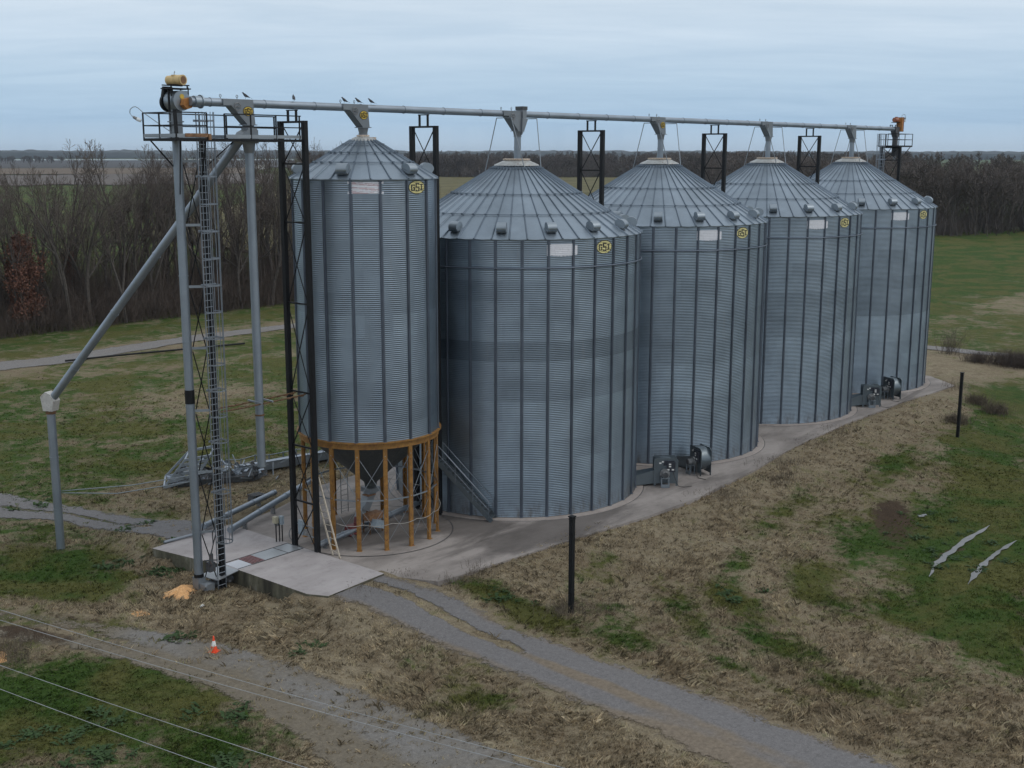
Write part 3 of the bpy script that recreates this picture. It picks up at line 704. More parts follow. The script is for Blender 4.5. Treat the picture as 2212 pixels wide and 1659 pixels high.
# block letters G S I as rectangles in a -1..1 oval
def _rects():
    r = []
    # G
    x0, x1, y0, y1, t, q = -0.72, -0.27, -0.50, 0.42, 0.15, 0.16
    r += [(x0, y0, x0+t, y1), (x0, y1-q, x1, y1), (x0, y0, x1, y0+q), (x1-t, y0, x1, -0.02), (x0+0.24, -0.14, x1, 0.0), (x1-t, 0.18, x1, y1)]
    # S
    x0, x1, y0, y1 = -0.20, 0.26, -0.62, 0.62
    r += [(x0, y1-q, x1, y1), (x0, 0.0, x0+t, y1), (x0, -0.08, x1, 0.09), (x1-t, y0, x1, 0.0), (x0, y0, x1, y0+q), (x1-t, 0.34, x1, y1), (x0, y0, x0+t, -0.34)]
    # I
    x0, x1, y0, y1 = 0.32, 0.74, -0.44, 0.46
    c = (x0+x1)/2
    r += [(c-t/2, y0, c+t/2, y1), (x0, y1-q, x1, y1), (x0, y0, x1, y0+q)]
    return r
GSI = _rects()
def oval_fn(u, v):
    d = u*u+v*v
    if d > 1: return -1
    if d > 0.84: return 1
    for a, b, c, e in GSI:
        if a <= u <= c and b <= v <= e: return 1
    return 0
_pr = np.random.default_rng(3)
_edge = np.convolve(_pr.random(90), np.ones(9)/9, 'valid')
def patch_fn(u, v):
    k = int((u+1)/2*70)
    top = 0.86+0.13*math.cos(u*1.4)-0.10*_edge[k]; bot = -0.80-0.20*math.cos(u*1.5)+0.22*_edge[(k*3) % 70]
    if not (bot < v < top): return -1
    if u < -0.80: return 0 if (u > -0.97 and abs(v) < 0.72) else -1
    if u > 0.62: return 0 if (u < 0.95 and abs(v+0.05) < 0.72 and not (abs(u-0.66) < 0.03)) else -1
    return 0
def patch1_fn(u, v):
    k = int((u+1)/2*70)
    if abs(u) > 0.78:
        return 0 if (abs(v) > 0.55 and 0.80 < abs(u) < 0.92) else -1
    if abs(v) > 0.92: return -1
    s = math.sin(v*9+u*2.2)+math.sin(v*23+u*5+1.0)*0.7+_edge[(k*2) % 70]
    return 0 if s > 0.15 else 1

def stiffener_mb(R, a, z0, z1):
    """hat-section wall stiffener with a gap line down its middle"""
    m = MB(); c, s = math.cos(a), math.sin(a); t = (-s, c)
    pr = [(-0.090, 0.000), (-0.052, 0.002), (-0.046, 0.060), (-0.012, 0.064), (-0.009, 0.030), (0.009, 0.030), (0.012, 0.064), (0.046, 0.060), (0.052, 0.002), (0.090, 0.000)]
    vs = []
    for z in (z0, z1):
        for u, o in pr: r = R+AMP+o; vs.append((r*c+t[0]*u, r*s+t[1]*u, z))
    n = len(pr); m.add(vs, [(i, i+1, n+i+1, n+i) for i in range(n-1)])
    m.box((c*(R+0.05), s*(R+0.05), z0+0.012), (0.16, 0.19, 0.024), a)
    return m
def roof_mbs(Re, ze, Rc, zc, npan, a0):
    """ribbed cone roof: panels with standing ribs and scalloped eave, ring strips kept apart"""
    roof = MB(); rib = MB(); ring = MB()
    def P(r, a, dz=0.0): return (r*math.cos(a), r*math.sin(a), ze+(Re-r)/(Re-Rc)*(zc-ze)+dz)
    for i in range(npan):
        a = a0+2*math.pi*i/npan; a1 = a+2*math.pi/npan; am = (a+a1)/2
        roof.add([P(Re-0.02, a), P(Re+0.03, am), P(Re-0.02, a1), P(Rc, a1), P(Rc, a)], [(0, 1, 2, 3, 4)])
        roof.add([P(Re-0.02, a), P(Re+0.03, am), P(Re-0.02, a1), P(Re-0.02, a1, -0.05), P(Re+0.02, am, -0.05), P(Re-0.02, a, -0.05)], [(5, 4, 1, 0), (4, 3, 2, 1)])
        p, q = Vector(P(Re+0.015, a)), Vector(P(Rc+0.02, a)); t = Vector((-math.sin(a), math.cos(a), 0)); nrm = t.cross(q-p).normalized()
        if nrm.z < 0: nrm = -nrm
        vs = []
        for c, w in ((p, 1.0), (q, 0.42)):
            for u, o in ((-0.050*w, 0.0), (-0.022*w, 0.062), (0.022*w, 0.062), (0.050*w, 0.0)): vs.append(c+t*u+nrm*o)
        rib.add(vs, [(0, 1, 5, 4), (1, 2, 6, 5), (2, 3, 7, 6), (0, 3, 2, 1)])
    return roof, rib, ring, P
def ring_strip(m, P, r, n, a0, drop=0.055, tube=0.020):
    m.path([P(r, a0+2*math.pi*i/(n*2), drop+0.012) for i in range(n*2)], tube, 5, closed=True)
    for i in range(n):
        a = a0+2*math.pi*i/n; c = Vector(P(r, a, drop+0.02)); m.box(c, (0.09, 0.10, 0.075), a)
def vent_mesh(name):
    """gooseneck roof vent: base flange, solid hooded half-drum with a dark block for its mouth"""
    m = MB(); n = 14
    prof = [(0.34, 0.0)]+[(0.34*math.cos(t), 0.16+0.27*math.sin(t)+0.02) for t in [math.pi*i/n for i in range(0, n+1)]]+[(-0.34, 0.0)]
    prof = [(0.36, 0.02), (0.38, 0.16)]+[(0.38*math.cos(math.pi*i/n), 0.16+0.30*math.sin(math.pi*i/n)) for i in range(1, n)]+[(-0.38, 0.16), (-0.30, 0.0)]
    m.slab(prof, (0.05, 0, 0), (1, 0, 0), (0, 0, 1), (0, 1, 0), 0.56, 0, True)
    m.box((0.0, 0, -0.02), (0.74, 0.62, 0.08), 0, 0)
    m.box((0.36, 0, 0.07), (0.10, 0.50, 0.12), 0, 1)  # shade of the vent mouth put in as a dark block
    return m.mesh(name, [M['vent'], M['scrapdark']])
VENT = vent_mesh('roof_vent')
VENT1 = VENT

RB, HB, RCAP, ZPK = 7.315, 15.48, 0.66, 19.65
SLOPE = (19.31-15.48)/(7.42-1.22)
def build_bin():
    root = empty('grain_bin', (0, 0, 0))
    link('wall', wall_mesh('bin_wall', RB, 0.05, HB, 128, M['wall']), root)
    a_rib = R_(6.75)
    roof, rib, ring, P = roof_mbs(RB+0.10, HB+0.02, 1.20, 19.32, 48, a_rib)
    ro = roof.build('roof', M['roof'], root)
    rib.build('roof_ribs', M['rib'], ro)
    rg = MB()
    for r in (5.55, 3.85, 1.55): ring_strip(rg, P, r, 48, a_rib)
    rg.build('roof_rings', M['rib'], ro)
    cap = MB(); cap.lathe([(1.34, 19.30), (1.30, 19.36), (0.70, 19.62)], 40); cap.lathe([(0.70, 19.58), (0.72, 19.66)], 32, mi=0)
    co = cap.build('peak_cap', M['cap'], root)
    cr = MB(); cr.lathe([(0.66, 19.60), (0.80, 19.61), (0.80, 19.70), (0.66, 19.71)], 36, smooth=False); cr.build('collar', M['caprim'], co)
    for k in range(32): stiffener_mb(RB, R_(8.35+11.25*k), 0.05, HB-0.04).build('stiffener', M['stiff'], root)
    w = MB(); w.path([((RB+0.105)*math.cos(2*math.pi*i/96), (RB+0.105)*math.sin(2*math.pi*i/96), 13.95) for i in range(96)], 0.045, 6, closed=True)
    w.build('wind_ring', M['stiff'], root)
    for k in range(16):
        a = R_(-124.5+22.5*k+0.0); r = 6.72
        o = link('roof_vent', VENT, root); o.location = P(r, a, 0.06)
        o.rotation_euler = (0, R_(18), a); o.scale = (.88, .92, .86)
    f = MB(); f.lathe([(RB+0.52, -0.02), (RB+0.50, 0.05), (RB-0.05, 0.055)], 96, smooth=False); f.build('foundation', M['plinth'], root)
    f = MB(); f.lathe([(RB+0.50, 0.0), (RB+0.555, 0.012), (RB+0.56, -0.01)], 96, smooth=False); f.lathe([(RB+0.0, 0.045), (RB+0.03, 0.062), (RB+0.07, 0.052)], 96, smooth=False); f.build('foundation_joint', M['scrapdark'], root)
    decal('oval_sign', RB, 0.05, R_(-99.0), R_(4.8), 14.60, 15.34, [M['logo_y'], M['logo_k']], oval_fn, root, cell=0.02)
    decal('painted_patch', RB, 0.05, R_(-120.4), R_(7.3), 14.53, 15.27, [M['white']], patch_fn, root, cell=0.03)
    return root
BIN_D = 15.3191
bin0 = build_bin()
BL = ['wide grain bin with the metal stairway on its side, next to the yellow legged bin',
      'wide grain bin just beyond the stairway bin, two fans standing before its left foot',
      'wide grain bin whose foot meets the bare concrete, second from the far end',
      'farthest wide corrugated grain bin, next to the small end platform and the field']
bins = [bin0]+[copy_tree(bin0) for _ in range(3)]
for i, b in enumerate(bins):
    b.location = (i*BIN_D, 0, 0)
    tag(b, BL[i], 'grain bin', 'wide corrugated grain bins in a row')

# --- hopper bin on yellow legs
def build_hopper():
    R1, Z0, H1 = 3.66, 5.72, 18.76
    root = empty('hopper_bin', (-12.227, 0, 0)); tag(root, 'tall narrow corrugated hopper bin standing on yellow legs', 'grain bin')
    link('wall', wall_mesh('hopper_wall', R1, Z0, H1, 80, M['wall_h']), root)
    a_rib = R_(6.7)
    roof, rib, ring, P = roof_mbs(R1+0.12, H1+0.02, 0.62, 20.66, 24, a_rib)
    ro = roof.build('roof', M['roof'], root); rib.build('roof_ribs', M['rib'], ro)
    rg = MB()
    for r in (2.55, 1.75): ring_strip(rg, P, r, 24, a_rib)
    for i in range(24):
        a = a_rib+2*math.pi*(i+.5)/24; rg.box(P(1.05, a, 0.08), (0.05, 0.16, 0.03), a)
    rg.build('roof_rings', M['rib'], ro)
    cap = MB(); cap.lathe([(0.68, 20.62), (0.55, 20.76), (0.32, 20.84)], 28); co = cap.build('peak_cap', M['cap'], root)
    cr = MB(); cr.box((0.28, -0.1, 20.74), (0.62, 0.5, 0.14)); cr.lathe([(0.30, 20.80), (0.34, 20.90), (0.30, 20.92)], 20); cr.build('collar', M['caprim'], co)
    for k in range(16): stiffener_mb(R1, R_(14+22.5*k), Z0, H1-0.04).build('stiffener', M['stiff'], root)
    for k in range(6):
        a = R_(-150.8+60*k); o = link('roof_vent', VENT, root); o.location = P(R1-0.42, a, 0.06); o.rotation_euler = (0, R_(20), a); o.scale = (.86, .95, .84)
    rb_ = MB(); rb_.lathe([(R1-0.03, Z0-0.36), (R1+0.02, Z0-0.36), (R1+0.02, Z0-0.08), (R1+0.16, Z0-0.05), (R1+0.16, Z0+0.01), (R1-0.03, Z0+0.01)], 64, smooth=False); rb_.build('ring_beam', M['yellow'], root)
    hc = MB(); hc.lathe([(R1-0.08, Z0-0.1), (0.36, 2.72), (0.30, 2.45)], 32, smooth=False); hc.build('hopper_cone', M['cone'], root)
    def L(k, r=R1-0.02): a = R_(14+22.5*k); return Vector((r*math.cos(a), r*math.sin(a), 0))
    for k in range(16):
        a = R_(14+22.5*k); p = L(k); m = MB(); t = Vector((-math.sin(a), math.cos(a), 0)); o = Vector((math.cos(a), math.sin(a), 0))
        m.box(p+Vector((0, 0, Z0/2-0.18)), (0.012, 0.20, Z0-0.38), a)
        for s in (-1, 1): m.box(p+t*(0.1*s)-o*0.06+Vector((0, 0, Z0/2-0.18)), (0.13, 0.012, Z0-0.38), a)
        m.box(p-o*0.04+Vector((0, 0, 0.012)), (0.26, 0.30, 0.024), a)
        m.box(p+Vector((0, 0, 1.15)), (0.05, 0.28, 0.04), a)
        m.build('leg', M['yellow'], root)
    for k in range(16):
        if k in (14, 2, 6): continue
        p, q = L(k), L(k+1); m = MB()
        m.tube(p+Vector((0, 0, 5.0)), q+Vector((0, 0, 2.7)), 0.016, 6); m.tube(q+Vector((0, 0, 5.0)), p+Vector((0, 0, 2.7)), 0.016, 6)
        m.tube(p+Vector((0, 0, 2.4)), q+Vector((0, 0, 0.3)), 0.010, 6); m.tube(q+Vector((0, 0, 2.4)), p+Vector((0, 0, 0.3)), 0.010, 6)
        m.build('cross_brace', M['rod'], root)
    m = MB()
    for k in range(16): m.angle(L(k, R1-0.1)+Vector((0, 0, 2.62)), L(k+1, R1-0.1)+Vector((0, 0, 2.62)), 0.07)
    m.build('brace_ring', M['rod'], root)
    m = MB()
    pts = []
    for i in range(9*6+1):
        k = 8.2+i/6.0*1.0; a = R_(14+22.5*k); sag = 0.10*math.sin(math.pi*(i % 6)/6)
        z = 1.45+0.0*i-sag+0.55*max(0, (i-30)/24)
        pts.append(((R1+0.06)*math.cos(a), (R1+0.06)*math.sin(a), z))
    m.path(pts, 0.018, 5); m.build('power_cable', M['conduit'], root)
    f = MB(); f.lathe([(4.38, -0.02), (4.36, 0.022), (0.02, 0.024)], 72, smooth=False); f.build('foundation', M['pad'], root)
    f = MB(); f.lathe([(4.37, 0.0), (4.42, 0.026), (4.37, 0.026)], 72, smooth=False); f.build('foundation_joint', M['scrapdark'], root)
    decal('oval_sign', R1, Z0, R_(-88), R_(9.3), 18.03, 18.70, [M['logo_y'], M['logo_k']], oval_fn, root, cell=0.018)
    decal('painted_patch', R1, Z0, R_(-132), R_(14.6), 18.07, 18.68, [M['white'], M['pinkw']], patch1_fn, root, cell=0.03)
    return root
hopper = build_hopper()

# ------------------------------------------------------------------ support towers under the conveyor
ZC = 22.25; RC = 0.185
HW = 0.855
def tower_mesh(root, x, z0, z1, levels, saddle=True, legw=0.29):
    for s in (1, -1):
        m = MB(); m.box((0, s*(HW+0.02), (z0+z1)/2), (legw*0.8, legw*0.8, z1-z0)); m.box((0, s*HW, z0+0.015), (0.34, 0.34, 0.03))
        m.build('leg', M['black'], root)
    m = MB(); m.box((0, 0, z1-0.05), (0.13, 2*HW-legw, 0.10)); m.build('cross_bar', M['black'], root)
    lv = [z0+0.25]+levels+[z1-0.1]
    for i in range(len(lv)-1):
        a, b = lv[i], lv[i+1]; m = MB()
        m.bar((0.03, HW-0.08, a), (0.03, -HW+0.08, b), 0.03, 0.055); m.bar((-0.03, -HW+0.08, a), (-0.03, HW-0.08, b), 0.02, 0.05)
        m.build('cross_brace', M['black'], root)
    for z in levels:
        MB().bar((0, HW-0.08, z), (0, -HW+0.08, z), 0.08, 0.08).build('cross_bar', M['black'], root)
    if saddle:
        m = MB()
        for s in (-1, 1): m.bar((0, s*0.30, z1), (0, s*0.30, ZC-RC-0.02), 0.09, 0.09)
        m.box((0, 0, ZC-RC-0.045), (0.12, 0.74, 0.05)); m.build('saddle', M['black'], root)
TL = ['tall black lattice tower at the near end of the overhead tube, beside the ramp',
      'black lattice tower showing between the narrow hopper bin and the stairway bin',
      'black lattice tower between the stairway bin and the second cone roofed bin',
      'black lattice tower between the second and third wide cone roofs',
      'black lattice tower between the last two cone roofs']
TX = [-16.81, -7.79, 7.385, 22.55, 37.795]
t1 = empty('support_tower', (TX[0], 0, 0)); tower_mesh(t1, TX[0], RAMP_Z-0.1, 21.52, [2.6, 5.5, 8.3, 12.75, 16.7, 19.5])
tb = empty('support_tower', (TX[1], 0, 0)); tower_mesh(tb, TX[1], 0.0, 21.44, [2.3, 5.1, 7.9, 10.7, 13.5, 16.3, 18.95])
tws = [t1, tb]
for x in TX[2:]:
    c = copy_tree(tb); c.location = (x, 0, 0); tws.append(c)
for o, l in zip(tws, TL): tag(o, l, 'support tower', 'black lattice towers carrying the overhead tube')

# ------------------------------------------------------------------ overhead tube conveyor
conv = empty('tube_conveyor', (0, 0, ZC)); tag(conv, 'long grey overhead tube conveyor running level above all the bin roofs', 'conveyor')
m = MB(); m.tube((-22.55, 0, 0), (55.1, 0, 0), RC, 20)
for x in np.arange(-21.5, 55, 3.05): m.tube((x-0.03, 0, 0), (x+0.03, 0, 0), RC+0.022, 20)
m.build('tube', M['tube'], conv)
def flat_oval(parent, c, hw, hh, un, vn, nn):
    """GSI oval as a thin plate with raised letters"""
    un, vn, nn = Vector(un), Vector(vn), Vector(nn); c = Vector(c); mb = MB()
    for k, (sc, mi) in enumerate(((1.0, 1), (0.90, 0))):
        p = [(math.cos(2*math.pi*i/32)*hw*sc, math.sin(2*math.pi*i/32)*hh*sc) for i in range(32)]
        mb.slab(p, c+nn*(0.006+0.005*k), un, vn, nn, 0.012, mi)
    for a, b, c2, e in GSI:
        mb.slab([(a*hw, b*hh), (c2*hw, b*hh), (c2*hw, e*hh), (a*hw, e*hh)], c+nn*0.019, un, vn, nn, 0.008, 1)
    return mb.build('oval_sign', [M['logo_yo'], M['logo_k']], parent)
def gate(x, zdown, sign, cap=False, wheel_front=True):
    """slide gate box under the tube with its neck; x is the centre of the outlet"""
    g = MB()
    poly = [(-1.45, 0.16), (0.22, 0.16), (0.24, -0.35), (0.30, -0.95), (-0.16, -0.95), (-1.02, -0.12), (-1.45, -0.12)]
    g.slab(poly, (x, 0, 0), (1, 0, 0), (0, 0, 1), (0, 1, 0), 0.50)
    g.box((x+0.07, 0, -0.965), (0.60, 0.60, 0.04))
    go = g.build('drop_gate', M['gate'], conv)
    nk = MB(); nk.lathe([(0.27, -0.985), (0.21, -1.28)], 20, (x+0.07, 0, 0)); nk.tube((x+0.07, 0, -1.27), (x+0.07, 0, -1.30), 0.25, 20)
    nk.build('neck', M['gate'], go)
    w = MB(); cw = Vector((x-0.72, -0.30, -0.17)); w.path([cw+Vector((0.17*math.cos(2*math.pi*i/20), -0.02, 0.17*math.sin(2*math.pi*i/20))) for i in range(20)], 0.022, 6, closed=True)
    w.bar(cw+Vector((-0.16, -0.02, 0)), cw+Vector((0.16, -0.02, 0)), 0.02, 0.02); w.tube(cw+Vector((0, 0.06, 0)), cw+Vector((0, -0.05, 0)), 0.03, 8)
    w.build('chain_wheel', M['motor'], go)
    if sign: flat_oval(go, (x-0.10, -0.25, -0.36), 0.285, 0.22, (1, 0, 0), (0, 0, 1), (0, -1, 0))
    if zdown is not None:
        p = MB(); p.tube((x+0.07, 0, -1.28), (x+0.05, 0, zdown-ZC), 0.20, 18); p.tube((x+0.06, 0, (zdown-ZC-1.28)/2), (x+0.06, 0, (zdown-ZC-1.28)/2+0.05), 0.215, 18)
        p.build('spout_pipe', M['tube'], conv)
    if cap:
        p = MB(); p.box((x+0.30, -0.10, 0.02), (0.34, 0.52, 0.50)); p.build('riser', M['gate'], conv)
        p = MB(); p.slab([(-0.26, 0), (0.26, 0), (-0.05, -0.62), (-0.30, -0.95)], (x+0.36, -0.12, -0.24), (1, 0, 0), (0, 0, 1), (0, 1, 0), 0.46); p.build('riser_hopper', M['gate'], conv)
        p = MB(); p.box((x+0.30, -0.10, 0.34), (0.42, 0.58, 0.20)); p.build('riser_cap', M['scrapdark'], conv)
    for dx in (-1.42, -0.5):
        e_ = MB(); e_.tube((x+dx, 0, 0.17), (x+dx, 0, 0.24), 0.018, 6); cc = Vector((x+dx, 0, 0.30))
        e_.path([cc+Vector((0.05*math.cos(2*math.pi*i/12), 0, 0.06*math.sin(2*math.pi*i/12))) for i in range(12)], 0.016, 5, closed=True); e_.build('lifting_eye', M['gate'], conv)
gate(-19.50, None, True)
gate(-12.28, 20.85, True)
gate(0.02, 19.62, False, cap=True)
for i in (1, 2, 3): gate(i*BIN_D+0.02, 19.62, i == 1)
for i in range(4):                              # stay rods from the tube to each cone roof
    x = i*BIN_D
    m = MB()
    for s in (-1, 1):
        xb = x+(-1.15 if s < 0 else 1.2)
        m.bar((xb, 0.55, -0.24), (xb, -0.55, -0.24), 0.05, 0.05)
        for q in (-1, 1):
            m.tube((xb, q*0.55, -0.24), (x+s*1.35 if q > 0 else x+s*0.75, q*1.25, 19.0-ZC+(0.0 if q > 0 else 0.1)), 0.028, 8)
    m.build('stay_rod', M['rod'], conv)
# drive at the far end
eh = MB(); eh.slab([(-0.55, 0.2), (0.35, 0.2), (0.35, -0.3), (0.16, -0.75), (-0.16, -0.75), (-0.55, -0.2)], (55.4, 0, 0), (1, 0, 0), (0, 0, 1), (0, 1, 0), 0.5); eh.box((55.42, 0, -1.6), (0.36, 0.40, 1.75))
eh.bar((55.4, -0.1, -1.4), (55.75, -0.35, -2.6), 0.12, 0.3); e_o = eh.build('discharge_head', M['scrapdark'], conv)
fr = MB()
for yy in (-.25, .25): fr.box((54.95, yy, 0.34), (0.6, 0.05, 0.06)); fr.box((54.7, yy, 0.26), (0.05, 0.05, 0.22)); fr.box((55.2, yy, 0.26), (0.05, 0.05, 0.22))
fr.box((55.35, 0, 0.60), (0.95, 0.5, 0.05)); fr.build('motor_frame', M['black'], e_o)
mo = MB(); mo.tube((54.85, -0.05, 0.82), (55.55, -0.05, 0.82), 0.21, 18); mo.tube((54.80, -0.05, 0.82), (54.86, -0.05, 0.82), 0.16, 18); mo.box((55.3, -0.05, 1.06), (0.25, 0.2, 0.08)); mo.build('motor', M['brownmotor'], e_o)
bg_ = MB(); bg_.box((55.95, -0.15, 0.42), (0.30, 0.55, 1.25)); bg_.build('belt_guard', M['orange'], e_o)
bg_ = MB(); bg_.box((56.14, -0.15, 0.42), (0.06, 0.60, 1.32)); bg_.build('guard_back', M['redbox'], e_o)

# ------------------------------------------------------------------ round tube elevator beside the ramp
EX, EY = -22.72, 0.90
elev = empty('tube_elevator', (EX, EY, -0.55)); tag(elev, 'vertical grey tube elevator with cream motor on its head, at the ramp edge', 'elevator')
def E_(p): return (p[0]-EX, p[1]-EY, p[2]+0.55)
m = MB(); m.tube(E_((EX, EY, 0.05)), E_((EX, EY, 20.55)), 0.205, 22)
for z in np.arange(2.3, 20, 3.05): m.tube(E_((EX, EY, z-0.03)), E_((EX, EY, z+0.03)), 0.222, 22)
m.build('tube', M['tube'], elev)
m = MB(); m.tube(E_((EX, EY, 8.55)), E_((EX, EY, 9.2)), 0.225, 22); m.tube(E_((EX, EY, 0.05)), E_((EX, EY, 0.22)), 0.235, 22); m.build('coupling', M['black'], elev)
m = MB(); m.box(E_((EX, EY, -0.22)), (0.42, 0.46, 0.56)); m.box(E_((EX+0.12, EY-0.30, -0.38)), (0.56, 0.75, 0.36)); m.tube(E_((EX-0.1, EY-0.68, -0.25)), E_((EX-0.1, EY-0.80, -0.25)), 0.09, 14); m.build('boot', M['gate'], elev)
m = MB(); m.box(E_((EX, EY, 21.3)), (0.40, 0.44, 1.55)); m.box(E_((EX, EY, 21.38)), (0.50, 0.54, 0.05)); m.box(E_((EX, EY, 20.62)), (0.50, 0.54, 0.10)); hd = m.build('head_column', M['gate'], elev)
m = MB(); m.tube(E_((EX+0.02, EY-0.52, 22.28)), E_((EX+0.02, EY+0.25, 22.28)), 0.44, 28); m.box(E_((EX+0.36, EY-0.02, 22.48)), (0.36, 0.42, 0.48)); m.tube(E_((EX+0.40, EY-0.30, 22.27)), E_((EX+0.42, -0.05, 22.26)), 0.22, 18)
m.tube(E_((EX+0.35, 0.0, ZC)), E_((EX+0.78, 0.0, ZC)), 0.25, 20); m.tube(E_((EX+0.68, 0.0, ZC)), E_((EX+0.74, 0.0, ZC)), 0.30, 20)
m.build('head_drum', M['vent'], elev)
m = MB(); m.tube(E_((EX-0.10, EY+0.30, 22.22)), E_((EX-0.10, EY+0.44, 22.22)), 0.40, 26); m.slab([(-0.36, 0), (0.36, 0), (0.22, 0.66), (-0.22, 0.66)], E_((EX-0.10, EY+0.37, 22.25)), (1, 0, 0), (0, 0, 1), (0, 1, 0), 0.14); m.build('belt_guard', M['black'], elev)
m = MB(); hx = [(0.26*math.cos(math.pi/3*i+0.3), 0.26*math.sin(math.pi/3*i+0.3)) for i in range(6)]; m.slab(hx, E_((EX+0.14, EY-0.68, 22.16)), (1, 0, 0), (0, 0, 1), (0, 1, 0), 0.26); m.build('bearing_cover', M['orange'], elev)
m = MB(); m.slab([(0.11*math.cos(2*math.pi*i/16), 0.11*math.sin(2*math.pi*i/16)) for i in range(16)], E_((EX+0.02, EY-0.53, 22.46)), (1, 0, 0), (0, 0, 1), (0, 1, 0), 0.02); m.build('head_sticker', M['logo_yo'], elev)
m = MB()
for xx in (-0.46, 0.42):
    for yy in (-0.45, 0.12): m.bar(E_((EX+xx, EY+yy, 22.45)), E_((EX+xx, EY+yy, 22.86)), 0.04, 0.04)
m.box(E_((EX-0.02, EY-0.16, 22.80)), (1.10, 0.70, 0.05)); m.box(E_((EX-0.02, EY-0.42, 22.95)), (1.05, 0.05, 0.05)); m.box(E_((EX-0.02, EY+0.1, 22.95)), (1.05, 0.05, 0.05))
for xx in (-0.44, 0.40): m.bar(E_((EX+xx, EY-0.42, 22.8)), E_((EX+xx, EY-0.42, 22.97)), 0.05, 0.05)
m.bar(E_((EX-0.5, EY-0.3, 21.8)), E_((EX-0.5, EY-0.3, 22.8)), 0.05, 0.09); m.build('motor_frame', M['black'], elev)
m = MB(); a0 = Vector(E_((EX-0.10, EY+0.26, 23.17))); a1 = Vector(E_((EX+0.06, EY-0.64, 23.17))); d = (a1-a0)
m.tube(a0, a0+d*0.93, 0.205, 22); m.tube(a0+d*0.55, a0+d, 0.225, 22); m.tube(a0-d*0.04, a0, 0.15, 18); m.box(a0+d*0.45+Vector((0, 0, 0.20)), (0.26, 0.20, 0.06))
for i in range(10):
    t = 2*math.pi*i/10; off = Vector((0, math.cos(t), math.sin(t)))*0.207; m.bar(a0+off, a0+d*0.54+off, 0.018, 0.018)
mt = m.build('motor', M['cream'], elev)
m = MB(); m.tube(a0+d*0.995, a0+d*1.01, 0.165, 18); m.build('fan_cover', M['rustplate'], mt)
m = MB(); m.path([a0+d*0.42+Vector((0, 0, 0.2)), a0+d*0.42+Vector((0, 0, 0.34)), a0+d*0.47+Vector((0, 0, 0.39)), a0+d*0.47+Vector((0, 0, 0.32))], 0.014, 5); m.build('lifting_hook', M['motor'], mt)
# companion mast carrying the ladder
PX, PY = -22.0, 0.28
m = MB(); m.box(E_((PX+0.20, PY, 10.05)), (0.27, 0.20, 21.2)); m.box(E_((PX, PY, -0.52)), (0.4, 0.4, 0.05)); m.build('mast', M['black'], elev)
lv = [-0.2, 2.25, 5.2, 8.15, 11.1, 13.95, 16.75, 19.6]
for i in range(len(lv)-1):
    m = MB(); m.bar(E_((EX+0.18, EY-0.15, lv[i])), E_((PX-0.06, PY+0.05, lv[i+1]-0.1)), 0.02, 0.05); m.bar(E_((PX-0.06, PY+0.05, lv[i])), E_((EX+0.18, EY-0.15, lv[i+1]-0.1)), 0.02, 0.05); m.build('cross_brace', M['black'], elev)
for z in lv[1:]:
    m = MB(); m.angle(E_((EX+0.16, EY-0.13, z)), E_((PX-0.05, PY+0.05, z)), 0.11); m.build('cross_bar', M['deck'], elev)
m = MB(); m.box(E_(((EX+PX)/2+0.05, (EY+PY)/2-0.1, 0.55)), (0.34, 0.30, 0.45)); m.tube(E_((-22.4, 0.3, 0.75)), E_((-22.4, 0.3, 1.25)), 0.10, 12); m.bar(E_((-22.62, 0.6, 0.9)), E_((-22.1, 0.2, 0.9)), 0.05, 0.05); m.path([E_(p) for p in [(-22.4, 0.3, 1.2), (-22.25, 0.3, 1.7), (-22.3, 0.25, 2.3), (-22.1, 0.25, 2.6)]], 0.03, 6)
m.build('winch', M['scrapdark'], elev)

# caged ladder up the mast
def caged_ladder(x, y, z0, z1, zc0, zc1, dirv, side, width=0.46, rad=0.38, name='caged_ladder', mat='cage'):
    root = empty(name, (x, y, z0)); dv_ = Vector(dirv); sd = Vector(side)
    def Q(s, d, z): v = sd*s+dv_*d; return (v.x, v.y, z-z0)
    for s in (-1, 1):
        MB().bar(Q(s*width/2, 0, z0), Q(s*width/2, 0, z1+1.05), 0.05, 0.03).build('rail', M[mat], root)
    rg = MB()
    z = z0+0.2
    while z < z1: rg.tube(Q(-width/2, 0, z), Q(width/2, 0, z), 0.017, 6); z += 0.305
    rg.build('rungs', M[mat], root)
    z = zc0; k = 0
    while z <= zc1+0.01:
        m_ = MB(); pts = [Q(-width/2-0.02, 0, z)]+[Q(rad*math.cos(math.pi-t)*1.0, 0.36+rad*math.sin(t), z) for t in np.linspace(0, math.pi, 13)]+[Q(width/2+0.02, 0, z)]
        for i in range(len(pts)-1): m_.bar(pts[i], pts[i+1], 0.012, 0.06)
        if k % 2 == 0 and k > 0: m_.bar(Q(-0.40, 0.02, z), Q(0.42, 0.02, z), 0.02, 0.10)
        m_.build('cage_hoop', M[mat], root); z += 1.22; k += 1
    for t in np.linspace(0.15, math.pi-0.15, 7):
        MB().bar(Q(rad*math.cos(math.pi-t), 0.36+rad*math.sin(t), zc0), Q(rad*math.cos(math.pi-t), 0.36+rad*math.sin(t), zc1+0.35), 0.04, 0.012).build('cage_bar', M[mat], root)
    return root
cl = caged_ladder(PX, PY-0.20, -0.55, 20.7, 1.9, 21.45, (0, -1, 0), (1, 0, 0)); tag(cl, 'tall grey caged ladder rising from the ground at the ramp to the platform', 'ladder')

